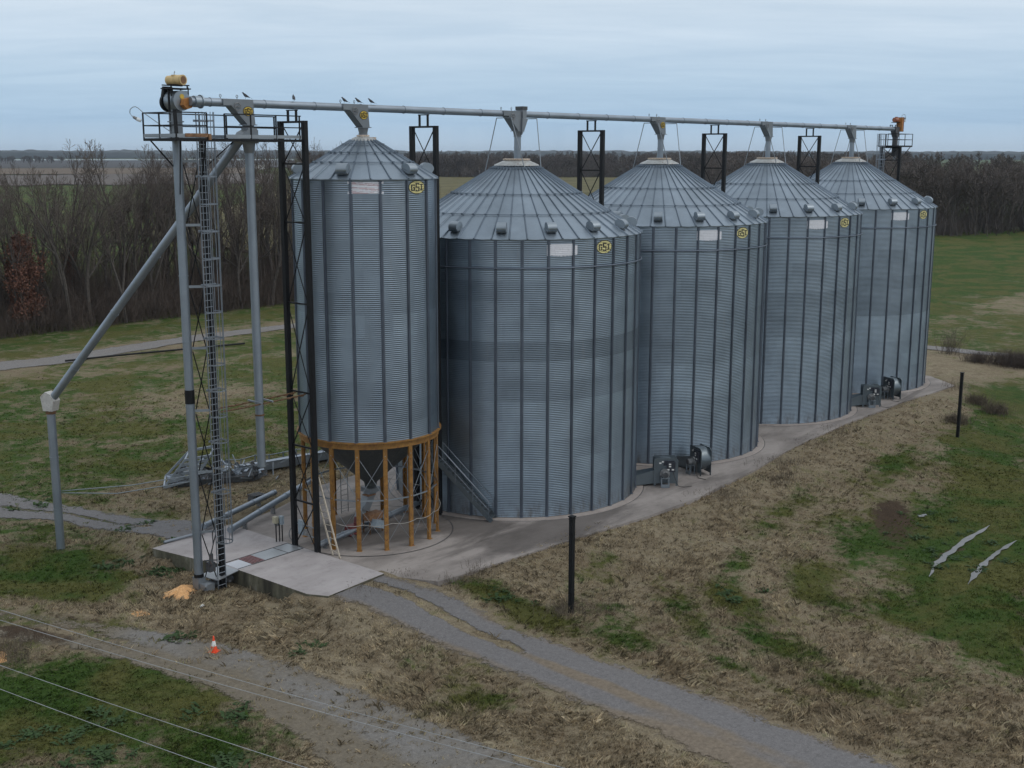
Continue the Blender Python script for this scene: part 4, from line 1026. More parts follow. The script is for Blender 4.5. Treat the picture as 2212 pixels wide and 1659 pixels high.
# ------------------------------------------------------------------ access platform
plat = empty('access_platform', (-20.6, 0, 20.6)); tag(plat, 'long black railed access platform around the elevator head and first gate', 'platform')
def A_(p): return (p[0]+20.6, p[1], p[2]-20.6)
m = MB()
m.box(A_((-23.52, -0.20, 20.62)), (1.62, 2.42, 0.05)); m.box(A_((-22.1, 0.73, 20.62)), (1.24, 0.56, 0.05)); m.box(A_((-19.25, 0, 20.62)), (4.46, 1.70, 0.05))
m.build('deck', M['deck'], plat)
m = MB()
edge = [(-24.32, 1.0), (-24.32, -1.40), (-22.72, -1.40)]
def run(pts, z, w, h, mm):
    for p, q in zip(pts, pts[1:]): mm.bar(A_((p[0], p[1], z)), A_((q[0], q[1], z)), w, h)
run(edge, 20.585, 0.06, 0.12, m); run([(-22.72, -1.40), (-22.72, -0.86), (-21.5, -0.86), (-17.0, -0.86)], 20.585, 0.06, 0.12, m); run([(-24.32, 1.0), (-17.0, 1.0)], 20.585, 0.06, 0.12, m)
for x in (-20.2, -18.9, -17.6): m.bar(A_((x, -0.83, 20.57)), A_((x, 0.97, 20.57)), 0.06, 0.08)
m.bar(A_((-24.0, 1.0, 20.55)), A_((EX-0.05, EY+0.1, 19.3)), 0.05, 0.05); m.bar(A_((-24.0, -1.2, 20.55)), A_((EX-0.1, EY-0.2, 18.2)), 0.05, 0.05); m.bar(A_((-22.75, -1.3, 20.55)), A_((PX-0.1, PY, 18.0)), 0.05, 0.05); m.bar(A_((-20.8, -0.6, 20.5)), A_((PX+0.05, PY, 19.2)), 0.05, 0.05)
m.build('frame', M['black'], plat)
m = MB()
for seg in ([(-24.34, 1.0), (-24.34, -1.42), (-22.72, -1.42)], [(-21.35, -0.88), (-17.0, -0.88)], [(-24.3, 1.02), (-17.0, 1.02)]): run(seg, 20.75, 0.012, 0.15, m)
m.build('toe_board', M['deck'], plat)
m = MB(); m.bar(A_((-23.9, -1.44, 20.77)), A_((-22.72, -1.44, 20.77)), 0.02, 0.15); m.box(A_((-22.66, -1.36, 20.70)), (0.12, 0.3, 0.26)); m.build('rusty_plate', M['rustplate'], plat)
for pts, posts in (([(-24.32, 1.0), (-24.32, -1.40), (-22.74, -1.40)], [(-24.32, 1.0), (-24.32, -0.2), (-24.32, -1.4), (-22.74, -1.4)]),
                   ([(-21.40, -0.86), (-17.02, -0.86)], [(-21.4, -0.86), (-19.95, -0.86), (-18.5, -0.86), (-17.1, -0.86)]),
                   ([(-24.32, 1.0), (-17.02, 1.0)], [(-22.9, 1.0), (-21.4, 1.0), (-19.9, 1.0), (-18.4, 1.0), (-17.1, 1.0)])):
    m = MB(); run(pts, 21.72, 0.05, 0.05, m); run(pts, 21.18, 0.05, 0.05, m)
    for p in posts: m.box(A_((p[0], p[1], 21.13)), (0.055, 0.055, 1.18))
    m.build('railing', M['black'], plat)
m = MB(); m.bar(A_((-23.1, 0.4, 21.9)), A_((-23.05, 0.4, 20.6)), 0.12, 0.12); m.build('post', M['black'], plat)

def floodlight(pts, head, label, s=1.0):
    r = empty('floodlight', pts[0]); o = Vector(pts[0]); tag(r, label, 'lamp')
    m_ = MB(); m_.path([Vector(p)-o for p in pts], 0.018*s, 6); m_.build('gooseneck', M['rod'], r)
    m_ = MB(); h = Vector(head)-o; p = Vector(pts[-1])-o; d_ = (h-p).normalized()
    m_.tube(p-d_*0.02, p+d_*0.16*s, 0.055*s, 12, 0.075*s); hd_ = m_.build('lamp_head', M['motor'], r)
    m_ = MB(); m_.tube(p+d_*0.16*s, p+d_*0.34*s, 0.085*s, 14, 0.07*s); m_.build('lamp_glass', M['glass'], hd_)
    return r
def _lp(k, z): return (-24.32-0.632*k, 1.0+0.775*k, z)
floodlight([(-22.95, 0.55, 20.75), (-23.7, 0.8, 21.3), _lp(0.0, 21.76), _lp(.18, 21.93), _lp(.30, 21.99), _lp(.42, 21.97), _lp(.54, 21.87), _lp(.56, 21.72), _lp(.48, 21.60), _lp(.40, 21.54)], _lp(.2, 21.44),
           'gooseneck lamp reaching out past the left end of the long railed platform')

# end tower with its small platform
et = empty('support_tower', (54.57, 0, 0)); tower_mesh(et, 54.57, 0.0, 20.60, [2.3, 5.1, 7.9, 10.7, 13.5, 16.3, 19.4], saddle=False); tag(et, 'farthest black lattice tower, carrying the small end platform', 'support tower', 'black lattice towers carrying the overhead tube')
ep = empty('access_platform', (55.6, 0, 20.65)); tag(ep, 'small black railed platform at the far end of the overhead tube', 'platform')
m = MB(); m.box((0, 0, 0.06), (3.2, 1.9, 0.05)); m.build('deck', M['deck'], ep)
m = MB()
for p, q in (((-1.6, -.95), (1.6, -.95)), ((1.6, -.95), (1.6, .95)), ((1.6, .95), (-1.6, .95)), ((-1.6, .95), (-1.6, -.95))): m.bar((p[0], p[1], 0.02), (q[0], q[1], 0.02), 0.06, 0.14)
m.bar((1.3, -.9, -0.05), (-0.95, -.8, -1.3), 0.05, 0.05); m.bar((1.3, .9, -0.05), (-0.95, .8, -1.3), 0.05, 0.05); m.build('frame', M['black'], ep)
m = MB()
for z in (0.62, 1.14):
    for p, q in (((-1.6, -.95), (1.6, -.95)), ((1.6, -.95), (1.6, .95)), ((1.6, .95), (-1.6, .95)), ((-1.6, -.95), (-1.6, .1))): m.bar((p[0], p[1], z), (q[0], q[1], z), 0.05, 0.05)
for p in ((-1.6, -.95), (-.2, -.95), (1.6, -.95), (1.6, .95), (0, .95), (-1.6, .95), (-1.6, .1)): m.box((p[0], p[1], 0.58), (0.05, 0.05, 1.14))
m.build('railing', M['black'], ep)
cl2 = caged_ladder(53.95, 0.55, 0.0, 20.7, 2.4, 21.45, (-1, 0, 0), (0, 1, 0)); tag(cl2, 'caged ladder on the farthest tower, leading to the small end platform', 'ladder')
floodlight([(56.2, -0.15, 23.2), (56.25, -0.2, 23.5), (56.45, -0.25, 23.62), (56.7, -0.3, 23.55), (56.75, -0.3, 23.3)], (56.68, -0.3, 23.0), 'small gooseneck lamp beside the red brown motor at the far tube end', 1.1)

# ------------------------------------------------------------------ spouts
SX, SY = -19.43, 0.0
ls = empty('loading_spout', (SX, SY, 5.0)); tag(ls, 'straight vertical grey loading spout hanging open ended above the ramp', 'spout')
m = MB(); m.tube((0, 0, 0), (0, 0, 15.0), 0.205, 20)
m.build('pipe', M['tube'], ls)
m = MB(); m.tube((0, 0, 2.55), (0, 0, 2.63), 0.235, 20); m.build('clamp_ring', M['rust'], ls)
m = MB(); m.lathe([(0.21, 15.0), (0.24, 15.1), (0.30, 15.45)], 20); m.slab([(-0.62, 0.0), (0.36, 0.0), (0.34, 0.62), (-0.20, 0.62), (-0.46, 0.50), (-0.70, 0.18)], (0, 0, 15.45), (1, 0, 0), (0, 0, 1), (0, 1, 0), 0.56); m.box((0.05, 0, 16.10), (0.52, 0.5, 0.10)); m.lathe([(0.22, 15.9), (0.24, 16.1), (0.22, 16.4)], 18, (0.0, 0, 0)); m.build('valve_box', M['gate'], ls)
BXs, BYs = -23.8, 11.6
ds = empty('slanting_spout', (BXs, BYs, float(gz(BXs, BYs)))); tag(ds, 'long slanting grey spout bending at an elbow down to the grass on the left', 'spout'); o_ = Vector(ds.location)
el = Vector((BXs, BYs, 7.35)); tp = Vector((SX-0.25, SY+0.15, 20.75))
m = MB(); m.tube(el+(tp-el).normalized()*0.35-o_, tp-o_, 0.205, 20)
for f_ in (0.14, 0.36, 0.58, 0.8): p = el.lerp(tp, f_); m.tube(p-o_, p+(tp-el).normalized()*0.06-o_, 0.225, 20)
m.build('slanting_pipe', M['tube'], ds)
m = MB(); m.tube((0, 0, -0.05), el-o_-Vector((0, 0, 0.55)), 0.215, 20)
for z in (2.2, 5.0): m.tube((0, 0, z), (0, 0, z+0.05), 0.235, 20)
m.build('drop_pipe', M['tube'], ds)
m = MB(); e0 = el-o_; dd = (tp-el).normalized(); hz = Vector((dd.x, dd.y, 0)).normalized(); sdv = Vector((-hz.y, hz.x, 0))
m.slab([(-0.30, -0.45), (0.26, -0.45), (0.42, 0.10), (0.20, 0.45), (-0.10, 0.55), (-0.42, 0.28)], e0+hz*0.02, hz, (0, 0, 1), sdv, 0.50); eo = m.build('elbow', M['elbow'], ds)
m = MB(); m.tube(e0-Vector((0, 0, 0.62)), e0-Vector((0, 0, 0.44)), 0.26, 18); m.build('elbow_collar', M['rust'], eo)
# stays holding the two spouts
def stay(pts, label, mat, r=0.025, name='stay_cable'):
    o = Vector(pts[0]); ob = MB().path([Vector(p)-o for p in pts], r, 6).build(name, M[mat]); ob.location = o; return tag(ob, label, 'stay')
stay([(BXs+0.2, BYs-0.15, 2.45), (-23.4, 6.5, 3.3), (EX-0.1, EY+0.22, 4.75)], 'lower thin grey stay between the slanting spout foot and the tube elevator', 'rod')
stay([(BXs+0.2, BYs-0.15, 2.55), (-22.6, 6.3, 3.6), (PX, PY+0.1, 5.2)], 'upper thin grey stay between the slanting spout foot and the ladder mast', 'rod')
sb = empty('spout_brace', (-19.4, 0, 8.2)); tag(sb, 'rusty horizontal brace frame holding the vertical loading spout', 'brace')
for y in (-0.38, 0.38):
    m = MB(); m.path([(-2.55, y, 0), (-1.2, y, -0.03), (0, y, 0.0), (1.3, y, 0.02), (2.55, y, 0.05)], 0.035, 6)
    for x in np.arange(-2.3, 2.5, 0.42): m.box((x, y, 0), (0.2, 0.085, 0.06), 0)
    m.build('brace_bar', M['rust'], sb)
for x in (-0.32, 0.32): MB().bar((x, -0.6, 0.06), (x+0.1, 0.6, 0.06), 0.07, 0.07).build('clamp_bar', M['rod'], sb)

# ------------------------------------------------------------------ stairs on the first wide bin
st = empty('bin_stairs', (-6.75, -4.0, 0.05)); tag(st, 'grey metal stairway with handrails climbing the shaded side of the wide bin', 'stairs')
s0 = Vector((-6.75, -4.0, 0.05)); s1 = Vector((-7.95, -1.15, 3.15)); dh = Vector((s1.x-s0.x, s1.y-s0.y, 0)); run_ = dh.length; dh.normalize(); sdw = Vector((-dh.y, dh.x, 0))
for s in (-1, 1):
    MB().bar(sdw*(s*0.36), s1-s0+sdw*(s*0.36), 0.05, 0.26).build('stringer', M['fan'], st)
N_ = 13
for i in range(N_):
    p = (s1-s0)*((i+0.6)/N_); b_ = MB(); b_.box(p+Vector((0, 0, 0.04)), (0.27, 0.68, 0.035), math.atan2(dh.y, dh.x)); b_.build('tread', M['fan'], st)
pl = s1-s0+dh*0.42
b_ = MB(); b_.box(pl+Vector((0, 0, 0.06)), (0.9, 0.86, 0.05), math.atan2(dh.y, dh.x)); b_.build('landing', M['fan'], st)
for s in (-1, 1):
    b_ = MB(); up = Vector((0, 0, 1)); w_ = sdw*(s*0.40)
    b_.path([w_+up*0.05+(s1-s0)*0.05, w_+up*0.95+(s1-s0)*0.05, w_+up*0.98+(s1-s0), w_+up*0.98+pl+dh*0.42, w_+up*0.0+pl+dh*0.42], 0.022, 6)
    b_.tube(w_+up*0.5+(s1-s0)*0.05, w_+up*0.5+(s1-s0), 0.016, 6)
    for f_ in (0.35, 0.68, 1.0): b_.tube(w_+(s1-s0)*f_, w_+(s1-s0)*f_+up*0.97, 0.018, 6)
    b_.build('handrail', M['cage'], st)
for a_, z0_, z1_ in ((-176, 3.2, 15.2),):
    a = R_(a_); ld = empty('wall_ladder', ((RB+0.18)*math.cos(a), (RB+0.18)*math.sin(a), z0_)); tag(ld, 'narrow ladder running up the wide bin wall above its stairway', 'ladder')
    t_ = Vector((-math.sin(a), math.cos(a), 0)); b_ = MB()
    for s in (-1, 1): b_.bar(t_*(s*0.2), t_*(s*0.2)+Vector((0, 0, z1_-z0_)), 0.04, 0.02)
    b_.build('rails', M['cage'], ld); b_ = MB()
    for z in np.arange(0.2, z1_-z0_, 0.31): b_.tube(t_*-0.2+Vector((0, 0, z)), t_*0.2+Vector((0, 0, z)), 0.012, 5)
    b_.build('rungs', M['cage'], ld)

# ------------------------------------------------------------------ aeration fans
def fan(x, y, ang, label):
    """centrifugal fan: local +x is the motor side plate, it blows towards local -y"""
    r = empty('aeration_fan', (x, y, 0), ang); tag(r, label, 'fan', 'centrifugal fans beside the wide bins')
    prof = [(-0.70, 0.28), (-0.70, 1.66), (-0.20, 1.72)]
    for i in range(13):
        t = R_(88-15.5*i); prof.append((0.02+0.72*math.cos(t), 0.92+0.80*math.sin(t)*(0.98 if i < 7 else 0.82)))
    prof.append((-0.10, 0.26))
    m = MB(); m.slab(prof, (-0.38, 0, 0), (0, 1, 0), (0, 0, 1), (1, 0, 0), 0.66, 0, True); m.build('scroll', M['fan'], r)
    for xx in (-0.03, -0.73):
        m = MB(); m.slab([(-0.74, 0.0), (-0.62, 0.0), (-0.60, 0.16), (0.60, 0.16), (0.62, 0.0), (0.74, 0.0), (0.74, 1.62), (0.58, 1.75), (-0.66, 1.75), (-0.74, 1.66)], (xx, 0, 0), (0, 1, 0), (0, 0, 1), (1, 0, 0), 0.03); m.build('side_plate', M['fan'], r)
    m = MB(); m.slab([(-0.18, 1.30), (0.50, 1.30), (0.50, 1.60), (-0.12, 1.60)], (0.0, 0.0, 0), (0, 1, 0), (0, 0, 1), (1, 0, 0), 0.10); m.box((0.06, 0.30, 1.22), (0.12, 0.50, 0.62)); m.build('control_box', M['fandark'], r)
    for yy, zz in ((0.22, 1.40), (0.22, 1.26), (0.12, 1.06), (0.40, 1.06), (-0.20, 1.52), (-0.36, 1.44)):
        MB().box((0.13 if yy > 0 else 0.0, yy, zz), (0.012, 0.14, 0.085)).build('sticker', M['label'], r)
    m = MB(); m.tube((0.0, -0.08, 0.80), (0.16, -0.08, 0.80), 0.30, 20); m.tube((0.08, -0.08, 0.80), (0.50, -0.08, 0.80), 0.19, 18); mo_ = m.build('motor', M['motor'], r)
    m = MB(); m.tube((0.50, -0.08, 0.80), (0.53, -0.08, 0.80), 0.17, 16); m.build('fan_cover', M['scrapdark'], mo_)
    m = MB()
    for yy in (-0.30, 0.14): m.bar((0.12, yy, 0.60), (0.12, yy, 0.02), 0.05, 0.05); m.bar((0.44, yy, 0.60), (0.44, yy, 0.02), 0.05, 0.05)
    m.box((0.28, -0.08, 0.60), (0.42, 0.52, 0.04)); m.box((0.46, -0.08, 0.12), (0.03, 0.52, 0.2)); m.build('motor_stand', M['vent'], r)
    m = MB(); a_ = [(-0.71, -0.72, 0.16), (-0.05, -0.72, 0.16), (-0.05, -0.72, 0.98), (-0.71, -0.72, 0.98)]; b2 = [(-1.05, -2.15, 0.05), (0.30, -2.15, 0.05), (0.30, -2.15, 0.62), (-1.05, -2.15, 0.62)]
    m.add(a_+b2, [(0, 4, 5, 1), (1, 5, 6, 2), (2, 6, 7, 3), (3, 7, 4, 0), (0, 1, 2, 3), (7, 6, 5, 4)]); m.build('transition_duct', M['fan'], r)
    m = MB(); m.path([(0.12, 0.42, 0.9), (0.20, 0.55, 0.5), (0.25, 0.75, 0.06), (0.35, 1.1, 0.03), (0.1, 1.6, 0.03)], 0.018, 6); m.build('power_cable', M['rope'], r)
    return r
FL = ['grey fan facing the camera square on, ducted to the stairway bin, nearest of the four',
      'grey fan seen edge on showing its curved scroll, before the second wide bin',
      'grey fan facing the camera with dark round motor, in the far pair',
      'grey fan seen edge on with curved scroll, farthest of the four']
for i, (x, y, a) in enumerate([(5.37, -7.47, -140.3), (9.02, -7.32, 150), (5.37+2*BIN_D-0.25, -7.50, -140.3), (9.02+2*BIN_D+0.22, -7.12, 150)]): fan(x, y, R_(a), FL[i])

# ------------------------------------------------------------------ unloading gear under the hopper bin
ud = empty('unload_drive', (-12.6, -0.05, 0)); tag(ud, 'hopper discharge chute with rusty framed drive, under the yellow legged bin', 'machinery'); uo = Vector((-12.6, -0.05, 0))
def U_(p): return tuple(Vector(p)-uo)
m = MB(); m.box(U_((-12.23, 0, 2.30)), (0.75, 0.75, 0.24)); m.bar(U_((-12.20, 0, 2.25)), U_((-12.75, 0.05, 1.25)), 0.5, 0.42); m.bar(U_((-12.72, 0.04, 1.45)), U_((-13.15, 0.1, 0.75)), 0.36, 0.34); m.build('discharge_chute', M['gate'], ud)
m = MB(); m.box(U_((-12.45, -0.1, 2.05)), (0.55, 0.45, 0.06)); m.bar(U_((-12.0, 0.25, 2.2)), U_((-12.35, 0.3, 0.6)), 0.28, 0.12); m.build('side_chute', M['rustplate'], ud)
m = MB(); m.box(U_((-12.45, -0.35, 0.92)), (1.0, 0.55, 0.34)); m.build('drive_frame', M['rustplate'], ud)
m = MB(); m.slab([(-0.45, -0.05), (0.35, -0.32), (0.42, 0.08), (-0.30, 0.32)], U_((-12.45, -0.78, 0.55)), (1, 0, 0), (0, 0, 1), (0, 1, 0), 0.42); m.build('belt_guard', M['bluegrey'], ud)
for x, y in ((-12.9, -.6), (-12.0, -.6), (-12.9, -.1), (-12.0, -.1)): MB().bar(U_((x, y, 0.02)), U_((x, y, 0.8)), 0.06, 0.06).build('leg', M['rust'], ud)
m = MB(); m.box(U_((-13.55, 0.05, 0.34)), (0.75, 0.45, 0.50)); m.tube(U_((-13.3, 0.05, 0.6)), U_((-13.2, 0.08, 0.95)), 0.14, 12); m.build('gearbox', M['redbox'], ud)
uc = empty('unload_conveyor', (-16.6, -0.55, 0)); tag(uc, 'long grey tube conveyor lying on the pad under the yellow legged bin', 'conveyor')
m = MB(); m.tube((0, 0, 0.33), (11.0, 1.75, 0.33), 0.15, 16)
for i in range(8): p = Vector((0, 0, .33)).lerp(Vector((11, 1.75, .33)), (i+.5)/8); m.tube(p, p+Vector((0.05, 0.008, 0)), 0.175, 16)
m.build('tube', M['tube'], uc)
m = MB()
for i in range(5): p = Vector((0, 0, 0)).lerp(Vector((11, 1.75, 0)), (i+.3)/5); m.box(p+Vector((0, 0, 0.09)), (0.06, 0.3, 0.18))
m.build('supports', M['motor'], uc)
sl_ = empty('short_ladder', (-11.05, 3.42, 0.0)); tag(sl_, 'short dark steel ladder hanging among the rear yellow legs', 'ladder')
m = MB()
for s in (-.26, .26): m.bar((s, 0, -0.0), (s, 0, 2.75), 0.035, 0.035)
m.build('rails', M['motor'], sl_); m = MB()
for z in np.arange(0.12, 2.7, 0.31): m.tube((-.26, 0, z), (.26, 0, z), 0.014, 5)
m.build('rungs', M['motor'], sl_)
wl = empty('leaning_ladder', (-16.47, -1.9, RAMP_Z)); tag(wl, 'pale wooden ladder leaning on the near black tower beside the yellow legs', 'ladder'); wo = Vector((-16.47, -1.9, 0.0))
fa, fb = Vector((-16.40, -1.55, 0.02)), Vector((-16.56, -2.28, 0.02)); ta, tb_ = Vector((-16.52, -0.30, 3.80)), Vector((-16.60, -0.86, 4.02))
for p, q in ((fa, ta), (fb, tb_)): MB().bar(p-wo, q-wo, 0.055, 0.075).build('rail', M['wood'], wl)
wl.location = wo
for i in range(11):
    t = (i+0.8)/11.8; MB().tube(fa.lerp(ta, t)-wo, fb.lerp(tb_, t)-wo, 0.019, 6).build('rung', M['wood'], wl)

# electrical pedestals
cp = empty('control_pedestal', (-17.01, 1.88, RAMP_Z)); tag(cp, 'beige and blue control boxes on three thin posts at the ramp edge', 'control box')
m = MB()
for x, y in ((-0.12, 0.10), (0.02, 0.0), (0.12, -0.10)): m.bar((x, y, 0), (x, y, 1.25), 0.045, 0.045)
m.build('posts', M['black'], cp)
MB().box((-0.12, 0.12, 1.18), (0.20, 0.26, 0.34)).build('enclosure', M['beige'], cp); MB().box((0.10, -0.10, 1.16), (0.16, 0.22, 0.44)).build('enclosure', M['bluegrey'], cp); MB().box((0.0, 0.16, 0.95), (0.2, 0.22, 0.2)).build('enclosure', M['motor'], cp)
ep2 = empty('switch_panel', (-16.70, 0.05, 0)); tag(ep2, 'grey switch boxes fixed low between the legs of the near black tower', 'control box')
MB().box((0, 0.42, 1.15), (0.14, 0.34, 0.75)).build('enclosure', M['bluegrey'], ep2); MB().box((-0.02, 0.05, 0.95), (0.14, 0.18, 0.30)).build('enclosure', M['motor'], ep2)
m = MB(); m.bar((0, 0.7, 1.30), (0, -0.7, 1.30), 0.05, 0.04); m.bar((0, 0.7, 0.80), (0, -0.7, 0.80), 0.05, 0.04); m.build('rails', M['rod'], ep2)

# tube augers lying behind the ramp
def auger(p, q, r, label):
    o = empty('ground_tube', p); tag(o, label, 'tube'); d = Vector(q)-Vector(p)
    m_ = MB(); m_.tube((0, 0, 0), d, r, 18)
    for f_ in (0.02, 0.33, 0.66, 0.97): c = d*f_; m_.tube(c, c+d.normalized()*0.06, r+0.025, 18)
    m_.build('tube', M['tube'], o)
    m_ = MB(); n_ = max(2, int(d.length/3))
    for i in range(n_):
        c = d*((i+.5)/n_); h = p[2]+c.z; m_.box((c.x, c.y, c.z-h/2-0.02), (0.08, 0.34, max(0.05, h)))
    m_.build('supports', M['motor'], o)
auger((-18.0, 4.75, 0.42), (-9.6, 8.0, 0.75), 0.17, 'thick grey tube running back from the ramp corner along the pad edge')
auger((-18.5, 6.35, 0.42), (-11.6, 8.9, 0.30), 0.16, 'shorter grey tube on the dirt beside the ramp corner, outer of the pair')
pp = empty('short_pipe', (-19.9, 6.05, RAMP_Z+0.09)); tag(pp, 'short pale pipe lying across the back edge of the concrete ramp', 'pipe'); m = MB(); m.tube((-1.2, 0.1, 0), (1.2, -0.1, 0.02), 0.075, 12); m.build('tube', M['cage'], pp)
bx = empty('old_crate', (-12.4, 9.6, float(gz(-12.4, 9.6)))); tag(bx, 'small dark broken crate lying on the dirt behind the ground tubes', 'crate')
m = MB()
for y in (-.25, 0, .25): m.bar((-.45, y, 0.05), (.45, y, 0.08), 0.14, 0.04); m.bar((-.45, y, 0.38), (.4, y, 0.34), 0.14, 0.03)
for x in (-.4, 0, .4): m.bar((x, -.3, 0.2), (x, .3, 0.2), 0.05, 0.3)
m.build('boards', M['scrapdark'], bx)

# wrecked conveyor on the grass behind
def wreck():
    x0, y0 = -11.3, 16.6; z0 = float(gz(x0, y0)); r = empty('wrecked_conveyor', (x0, y0, z0)); tag(r, 'crumpled grey wreck of sheet metal and frames on the grass', 'scrap')
    rr = np.random.default_rng(11); dx = Vector((0.86, -0.50, 0)); dy = Vector((0.50, 0.86, 0))
    for i in range(24):                       # bent plates
        u = rr.uniform(-1.9, 3.6); v = rr.uniform(-0.9, 0.9); zz = rr.uniform(0.15, 0.75)*(1.25-0.12*abs(u))
        w, h = rr.uniform(0.3, 0.9), rr.uniform(0.2, 0.6); n0 = 4
        ax_ = Matrix.Rotation(rr.uniform(-0.9, 0.9), 3, 'X') @ Matrix.Rotation(rr.uniform(-0.9, 0.9), 3, 'Y') @ Matrix.Rotation(rr.uniform(0, 3), 3, 'Z')
        vs = []
        for a in range(n0):
            for b in range(n0): vs.append(dx*u+dy*v+Vector((0, 0, max(0.12, zz)))+ax_ @ Vector(((a/3-.5)*w, (b/3-.5)*h, rr.uniform(-.09, .09))))
        vs = [Vector((q.x, q.y, max(0.02, q.z))) for q in vs]
        m_ = MB(); m_.add(vs, [(a*n0+b, (a+1)*n0+b, (a+1)*n0+b+1, a*n0+b+1) for a in range(3) for b in range(3)])
        m_.add([q+Vector((0, 0, -0.012)) for q in vs], [(a*n0+b, a*n0+b+1, (a+1)*n0+b+1, (a+1)*n0+b) for a in range(3) for b in range(3)])
        m_.build('bent_plate', M['scrap'] if rr.random() > 0.40 else M['scrapdark'], r)
    def fr(p): return dx*p[0]+dy*p[1]+Vector((0, 0, p[2]))
    box_ = [(-2.1, -.7, .1), (-.9, -.8, 1.25), (.5, -.7, 1.35), (-.4, -.7, .35)]; b2 = [(-1.9, .7, .3), (-.5, .6, 1.4), (.9, .6, 1.5), (.2, .7, .5)]
    m_ = MB()
    for L_ in (box_, b2):
        for p, q in zip(L_, L_[1:]+L_[:1]): m_.bar(fr(p), fr(q), 0.10, 0.10)
    for p, q in zip(box_, b2): m_.bar(fr(p), fr(q), 0.08, 0.08)
    for k in range(4):
        t = (k+1)/5; m_.bar(Vector(fr(box_[0])).lerp(fr(box_[1]), t), Vector(fr(box_[3])).lerp(fr(box_[2]), t), 0.06, 0.12)
    m_.build('twisted_frame', M['scrap'], r)
    m_ = MB()
    for i in range(26):
        u = rr.uniform(-1.8, 4.6); v = rr.uniform(-0.9, .9); p = fr((u, v, rr.uniform(.1, .7))); q = p+Vector((rr.uniform(-1, 1), rr.uniform(-1, 1), rr.uniform(-.05, .6))); m_.bar(p, q, 0.05, 0.05)
    m_.build('loose_bars', M['rod'], r)
    m_ = MB(); m_.box(fr((0.6, 0, 0.14)), (4.6, 1.1, 0.24), math.atan2(dx.y, dx.x)); m_.build('dark_underside', M['scrapdark'], r)
    r.scale = (1.12, 1.12, 1.45)
    x1, y1 = -4.7, 14.2; z1 = float(gz(x1, y1)); g = empty('conveyor_trough', (x1, y1, z1)); tag(g, 'long grey conveyor trough with a bent walkway rail, lying on the grass', 'scrap')
    a = Vector((-4.3, 1.9, 0.40)); b = Vector((4.6, -0.4, 0.52)); d = (b-a)
    m_ = MB(); m_.bar(a, b, 0.34, 0.52); m_.bar(a+Vector((0, 0, .28)), b+Vector((0, 0, .28)), 0.44, 0.03)
    for f_ in (0.02, 0.45, 0.98): m_.bar(a+d*f_, a+d*(f_+0.006), 0.48, 0.60)
    m_.build('trough', M['scrap'], g)
    m_ = MB(); n2 = Vector((-d.y, d.x, 0)).normalized()*0.95
    rail = [a+d*t+n2+Vector((0, 0, 0.45+rr.uniform(-.10, .16))) for t in np.linspace(-0.02, 0.95, 10)]; m_.path(rail, 0.032, 6); m_.path([p-Vector((0, 0, .34)) for p in rail], 0.028, 6)
    for p in rail: m_.bar(p+Vector((0, 0, .05)), p-Vector((rr.uniform(-.15, .15), 0, 0.95)), 0.06, 0.06)
    m_.build('bent_railing', M['cage'], g)
    m_ = MB(); m_.bar(a+n2*0.6-Vector((0, 0, .3)), b+n2*0.6-Vector((0, 0, .4)), 0.75, 0.05); m_.build('walkway', M['scrapdark'], g)
wreck()
ip = empty('irrigation_pipe', (16, 61.5, float(gz(16, 61.5)))); tag(ip, 'long dark pipe lying on the grass before the far gravel track', 'pipe')
m = MB(); m.path([(-9.5, 2.2, 0.22), (-4, 1.2, 0.2), (2, -0.6, 0.22), (9, -2.4, 0.22)], 0.10, 8); m.build('pipe', M['black'], ip)

# ------------------------------------------------------------------ posts, cone, corn, litter
def black_post(x, y, zt, label):
    z = float(gz(x, y)); r = empty('black_post', (x, y, z)); tag(r, label, 'post', 'short black steel posts on the grass bank')
    m_ = MB(); m_.box((0, 0, (zt-z)/2-0.1), (0.20, 0.20, zt-z+0.2)); m_.build('shaft', M['black'], r)
    m_ = MB(); m_.box((0, 0, zt-z+0.02), (0.27, 0.27, 0.05)); m_.box((0, 0, zt-z-0.10), (0.24, 0.24, 0.03)); m_.build('cap_plate', M['black'], r)
    m_ = MB(); m_.box((-0.12, 0, 0.9), (0.06, 0.05, 0.07)); m_.build('bracket', M['black'], r)
black_post(-13.45, -14.45, 3.92, 'black square post with small cap plate in the grass beside the gravel drive')
black_post(33.3, -15.35, 4.05, 'black square post far off on the bank near the end of the concrete')
cn = empty('traffic_cone', (-26.71, -5.66, float(gz(-26.71, -5.66))+0.02)); tag(cn, 'orange traffic cone with white band standing on the grass verge', 'traffic cone')
m = MB(); m.box((0, 0, 0.02), (0.38, 0.38, 0.04), 0.4); m.build('base', M['cone_o'], cn)
m = MB(); m.lathe([(0.150, 0.04), (0.098, 0.29), (0.056, 0.50), (0.028, 0.70), (0.022, 0.71), (0.0, 0.71)], 24); m.build('body', M['cone_o'], cn)
m = MB(); m.lathe([(0.103, 0.28), (0.060, 0.505)], 24); m.build('reflective_band', M['cone_w'], cn)
